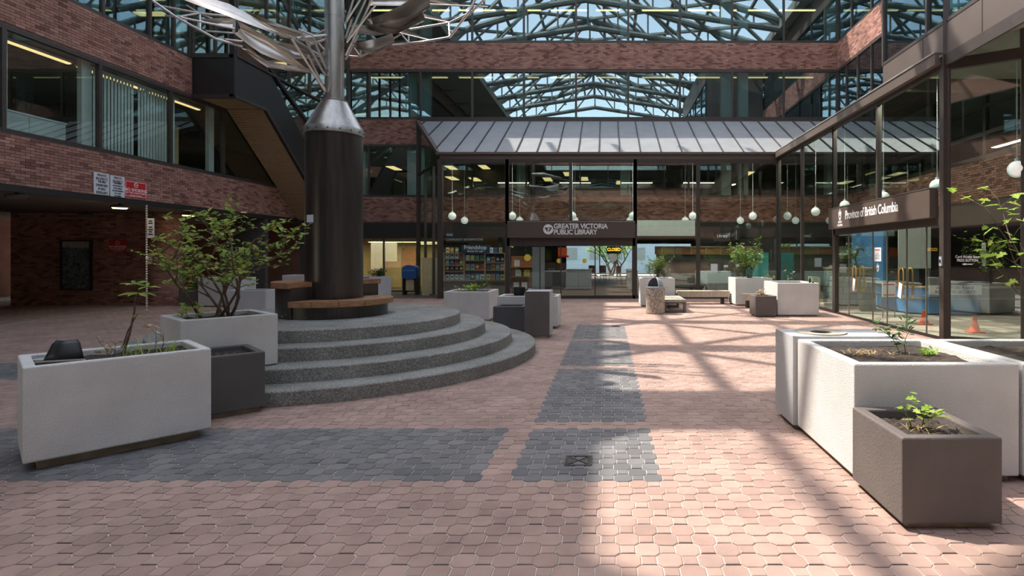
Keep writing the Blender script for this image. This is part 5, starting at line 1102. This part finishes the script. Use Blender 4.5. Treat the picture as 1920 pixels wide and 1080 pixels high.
# inside: floor, stone plinth with rider statue, desk, screen, cones
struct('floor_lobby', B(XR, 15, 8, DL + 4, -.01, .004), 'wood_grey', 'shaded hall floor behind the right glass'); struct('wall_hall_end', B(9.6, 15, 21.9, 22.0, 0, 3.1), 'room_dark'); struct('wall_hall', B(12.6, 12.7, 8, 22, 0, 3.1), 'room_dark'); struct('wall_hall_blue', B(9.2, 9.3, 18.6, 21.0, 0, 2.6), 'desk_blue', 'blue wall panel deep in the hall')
px0, px1, py0, py1 = 6.75, 7.9, 16.4, 17.4
pln = thing('stone_plinth', 'rough grey stone block plinth under the rider statue', 'plinth', ((px0 + px1) / 2, (py0 + py1) / 2, 0)); B(px0 + .02, px1 - .02, py0 + .02, py1 - .02, 0, 1.22).build('core', 'mortar', pln); B(px0 - .03, px1 + .03, py0 - .03, py1 + .03, 1.22, 1.28).build('cap', 'wood', pln)
random.seed(9); hr = 1.22 / 7
for r in range(7):
    for side in (0, 1):
        L = (px1 - px0) if side == 0 else (py1 - py0); x = 0
        while x < L - .02:
            w_ = min(random.uniform(.18, .36), L - x)
            if L - x - w_ < .1: w_ = L - x
            e_ = random.uniform(0, .025); z0 = r * hr + .006; z1 = (r + 1) * hr - .006
            (B(px0 + x + .005, px0 + x + w_ - .005, py0 - e_, py0 + .03, z0, z1) if side == 0 else B(px0 - e_, px0 + .03, py0 + x + .005, py0 + x + w_ - .005, z0, z1)).build('stone', 'stone', pln); x += w_
stt = thing('rider_statue', 'small dark bronze statue of a rider on a horse atop the stone plinth', 'statue', (7.25, 16.85, 1.28))
def skin(pts, edges, root=0):
    me = bpy.data.meshes.new('statue'); me.from_pydata([p[:3] for p in pts], edges, []); o = bpy.data.objects.new('statue_source', me); COL.objects.link(o)
    md = o.modifiers.new('skin', 'SKIN'); sv = me.skin_vertices
    if not sv:
        bm = bmesh.new(); bm.from_mesh(me); bm.verts.layers.skin.verify(); bm.to_mesh(me); bm.free()
    for i, p in enumerate(pts): me.skin_vertices[0].data[i].radius = (p[3], p[3]); me.skin_vertices[0].data[i].use_root = (i == root)
    ss = o.modifiers.new('sub', 'SUBSURF'); ss.levels = 1; ss.render_levels = 1
    bpy.context.view_layer.update(); m2 = bpy.data.meshes.new_from_object(o.evaluated_get(bpy.context.evaluated_depsgraph_get())); bpy.data.objects.remove(o); m2.materials.clear(); m2.materials.append(MATS['bronze_statue']); m2.polygons.foreach_set('use_smooth', [True] * len(m2.polygons)); return m2
hp = [(-.20, 0, .36, .085), (0, 0, .35, .085), (.18, 0, .37, .08), (.27, 0, .48, .055), (.31, 0, .58, .045), (.40, 0, .55, .035), (.46, 0, .50, .025), (-.29, 0, .38, .05), (-.34, 0, .25, .02), (-.35, 0, .12, .012)]
he = [(0, 1), (1, 2), (2, 3), (3, 4), (4, 5), (5, 6), (0, 7), (7, 8), (8, 9)]
for sx, b0 in ((-1, 0), (1, 2)):
    for sy in (-1, 1):
        i = len(hp); x = .22 * sx; hp += [(x * 1.0, .05 * sy, .27, .038), (x + (.03 if sx > 0 else -.04), .05 * sy, .15, .022), (x + (.05 if sx > 0 and sy > 0 else -.01), .05 * sy, .05, .017), (x + .02, .05 * sy, .015, .022)]; he += [(b0, i), (i, i + 1), (i + 1, i + 2), (i + 2, i + 3)]
rp = [(-.02, 0, .46, .05), (-.02, 0, .58, .05), (-.02, 0, .68, .055), (-.01, 0, .76, .025), (0, 0, .82, .038), (.01, 0, .87, .03)]; re_ = [(0, 1), (1, 2), (2, 3), (3, 4), (4, 5)]
for sy in (-1, 1):
    i = len(rp); rp += [(0, .07 * sy, .68, .028), (.06, .09 * sy, .58, .022), (.14, .04 * sy, .55, .016), (.06, .10 * sy, .44, .04), (.04, .11 * sy, .30, .026), (.08, .11 * sy, .24, .02)]; re_ += [(2, i), (i, i + 1), (i + 1, i + 2), (0, i + 3), (i + 3, i + 4), (i + 4, i + 5)]
RM = Matrix.Rotation(math.radians(-25), 4, 'Z')
for nm, m2 in (('horse', skin(hp, he)), ('rider', skin(rp, re_))): m2.transform(RM); o = bpy.data.objects.new(nm, m2); COL.objects.link(o); o.parent = stt
o = MB().lathe([(0, .895), (.055, .89), (.03, .90), (.028, .93), (0, .935)], (.01, 0, 0), 16).build('hat', 'bronze_statue', stt, local=True)
B(-.36, .36, -.12, .12, 0, .02).build('statue_base', 'bronze_statue', stt, local=True)
tag(B(6.62, 6.68, 17.5, 18.4, 0, .95).build('yellow_board', 'room_cream'), 'pale yellow board leaning behind the glass beside the plinth', 'board')
dk = thing('reception_desk', 'curved blue reception desk with timber rail in the right hall', 'desk', (9.2, 16, 0))
path = [(8.75, 18.4), (8.45, 17.2), (8.32, 16.3), (8.42, 15.6), (8.8, 15.25), (9.4, 15.15), (10.1, 15.15)]; path2 = [(10.1, 15.15), (11.8, 15.2)]
def wallpath(pth, z0, z1, th, m, name, out=0):
    mb = MB()
    for a, b in zip(pth, pth[1:]): d_ = (V(*b, 0) - V(*a, 0)).normalized(); n_ = V(d_.y, -d_.x, 0); n_ = -n_ if n_.dot(V(-1, -1, 0)) < 0 else n_; mb.slab([V(*a, z0) + n_ * out, V(*b, z0) + n_ * out, V(*b, z1) + n_ * out, V(*a, z1) + n_ * out], -n_ * th)
    return mb.build(name, m, dk)
wallpath(path, .05, .74, .05, 'desk_blue', 'front'); wallpath(path2, .05, .74, .05, 'concrete_dark', 'side_panel'); wallpath(path + path2[1:], .74, .78, .35, 'wood', 'counter_top', .03); wallpath(path + path2[1:], .44, .47, .02, 'wood', 'rail', .02); wallpath(path + path2[1:], 0, .05, .05, 'ink', 'kick')
vs_ = thing('visitor_sign', 'white visitors please report to security sign on the blue desk', 'sign', (9.4, 15.05, .55)); B(8.72, 10.14, 15.09, 15.11, .57, .83).build('plate', 'paint_light', vs_); text(vs_, 'ALL VISITORS PLEASE\nREPORT TO SECURITY', .115, (9.42, 15.085, .70), '-y', 'ink', .008, .95)
scn = thing('frosted_screen', 'frosted screen standing on the blue desk behind the doors', 'screen', (8.4, 16.0, .78)); B(8.05, 8.95, 15.42, 15.44, 1.28, 2.5).build('pane', 'column_white', scn); B(8.06, 8.10, 15.43, 15.47, .78, 1.3).build('support', 'steel', scn); B(8.90, 8.94, 15.43, 15.47, .78, 1.3).build('support', 'steel', scn)
def cone(x, y, lab):
    t = thing('traffic_cone', lab, 'cone', (x, y, .004), group='orange traffic cones'); MB().lathe([(0, .03), (.10, .03), (.028, .33), (.02, .335), (0, .335)], (x, y, .004), 24).build('body', 'cone_orange', t, smooth=True); B(x - .14, x + .14, y - .14, y + .14, .004, .034).build('base', 'cone_orange', t, bevel=.01)
cone(7.5, 13.2, 'orange traffic cone behind the glass doors'); cone(7.78, 11.8, 'orange traffic cone behind the angled glass at right')
sf = thing('white_sign_stand', 'white sign on a thin stand behind the glass doors', 'sign', (7.2, 14.6, 0)); B(7.2, 7.55, 14.6, 14.62, .55, .95).build('board', 'paint_white', sf); B(7.23, 7.52, 14.597, 14.6, .86, .90).build('printed_band', 'paint_red', sf); B(7.23, 7.52, 14.597, 14.6, .59, .62).build('printed_band', 'paint_red', sf)
for x in (7.22, 7.53): B(x - .01, x + .01, 14.6, 14.62, .004, .55).build('leg', 'steel', sf)

# ------------------------------------------------------------------ fill panels added out of sight to brighten the dark halls
def fill_panel(x, y, z, sx, sy, e, label, group):
    t = thing('ceiling_light', label, 'ceiling light', (x, y, z), group=group)  # no lamp of the building: a fixture added for fill light
    B(x - sx / 2 - .03, x + sx / 2 + .03, y - sy / 2 - .03, y + sy / 2 + .03, z, z + .06).build('housing', 'paint_light', t); B(x - sx / 2, x + sx / 2, y - sy / 2, y + sy / 2, z - .02, z).build('diffuser', 'lamp_soft', t)
    a = bpy.data.lights.new('fill_light', 'AREA'); a.shape = 'RECTANGLE'; a.size = sx; a.size_y = sy; a.energy = e; a.color = (1, .9, .74); o = bpy.data.objects.new('fill_light', a); COL.objects.link(o); o.parent = t; o.location = (0, 0, -.04)
for i in range(4): fill_panel(-4.9 + i * 3.2, 21.56, 5.44, 1.6, .22, 45, 'added fill panel under the lobby roof, %s from the left' % ORDS[i], 'fill panels under the lobby roof')
for i in range(3): fill_panel(6.86, 19.3 - i * 3.3, 5.57, .22, 1.6, 75, 'added fill panel under the right lean-to roof, %s from the far end' % ORDS[i], 'fill panels under the lean-to roof')
for i in range(2): fill_panel(-1.5 + i * 3.5, 27.5, 2.86, 1.2, .3, 30, 'added fill panel inside the library, %s of the pair' % ('left', 'right')[i], 'fill panels inside the library')
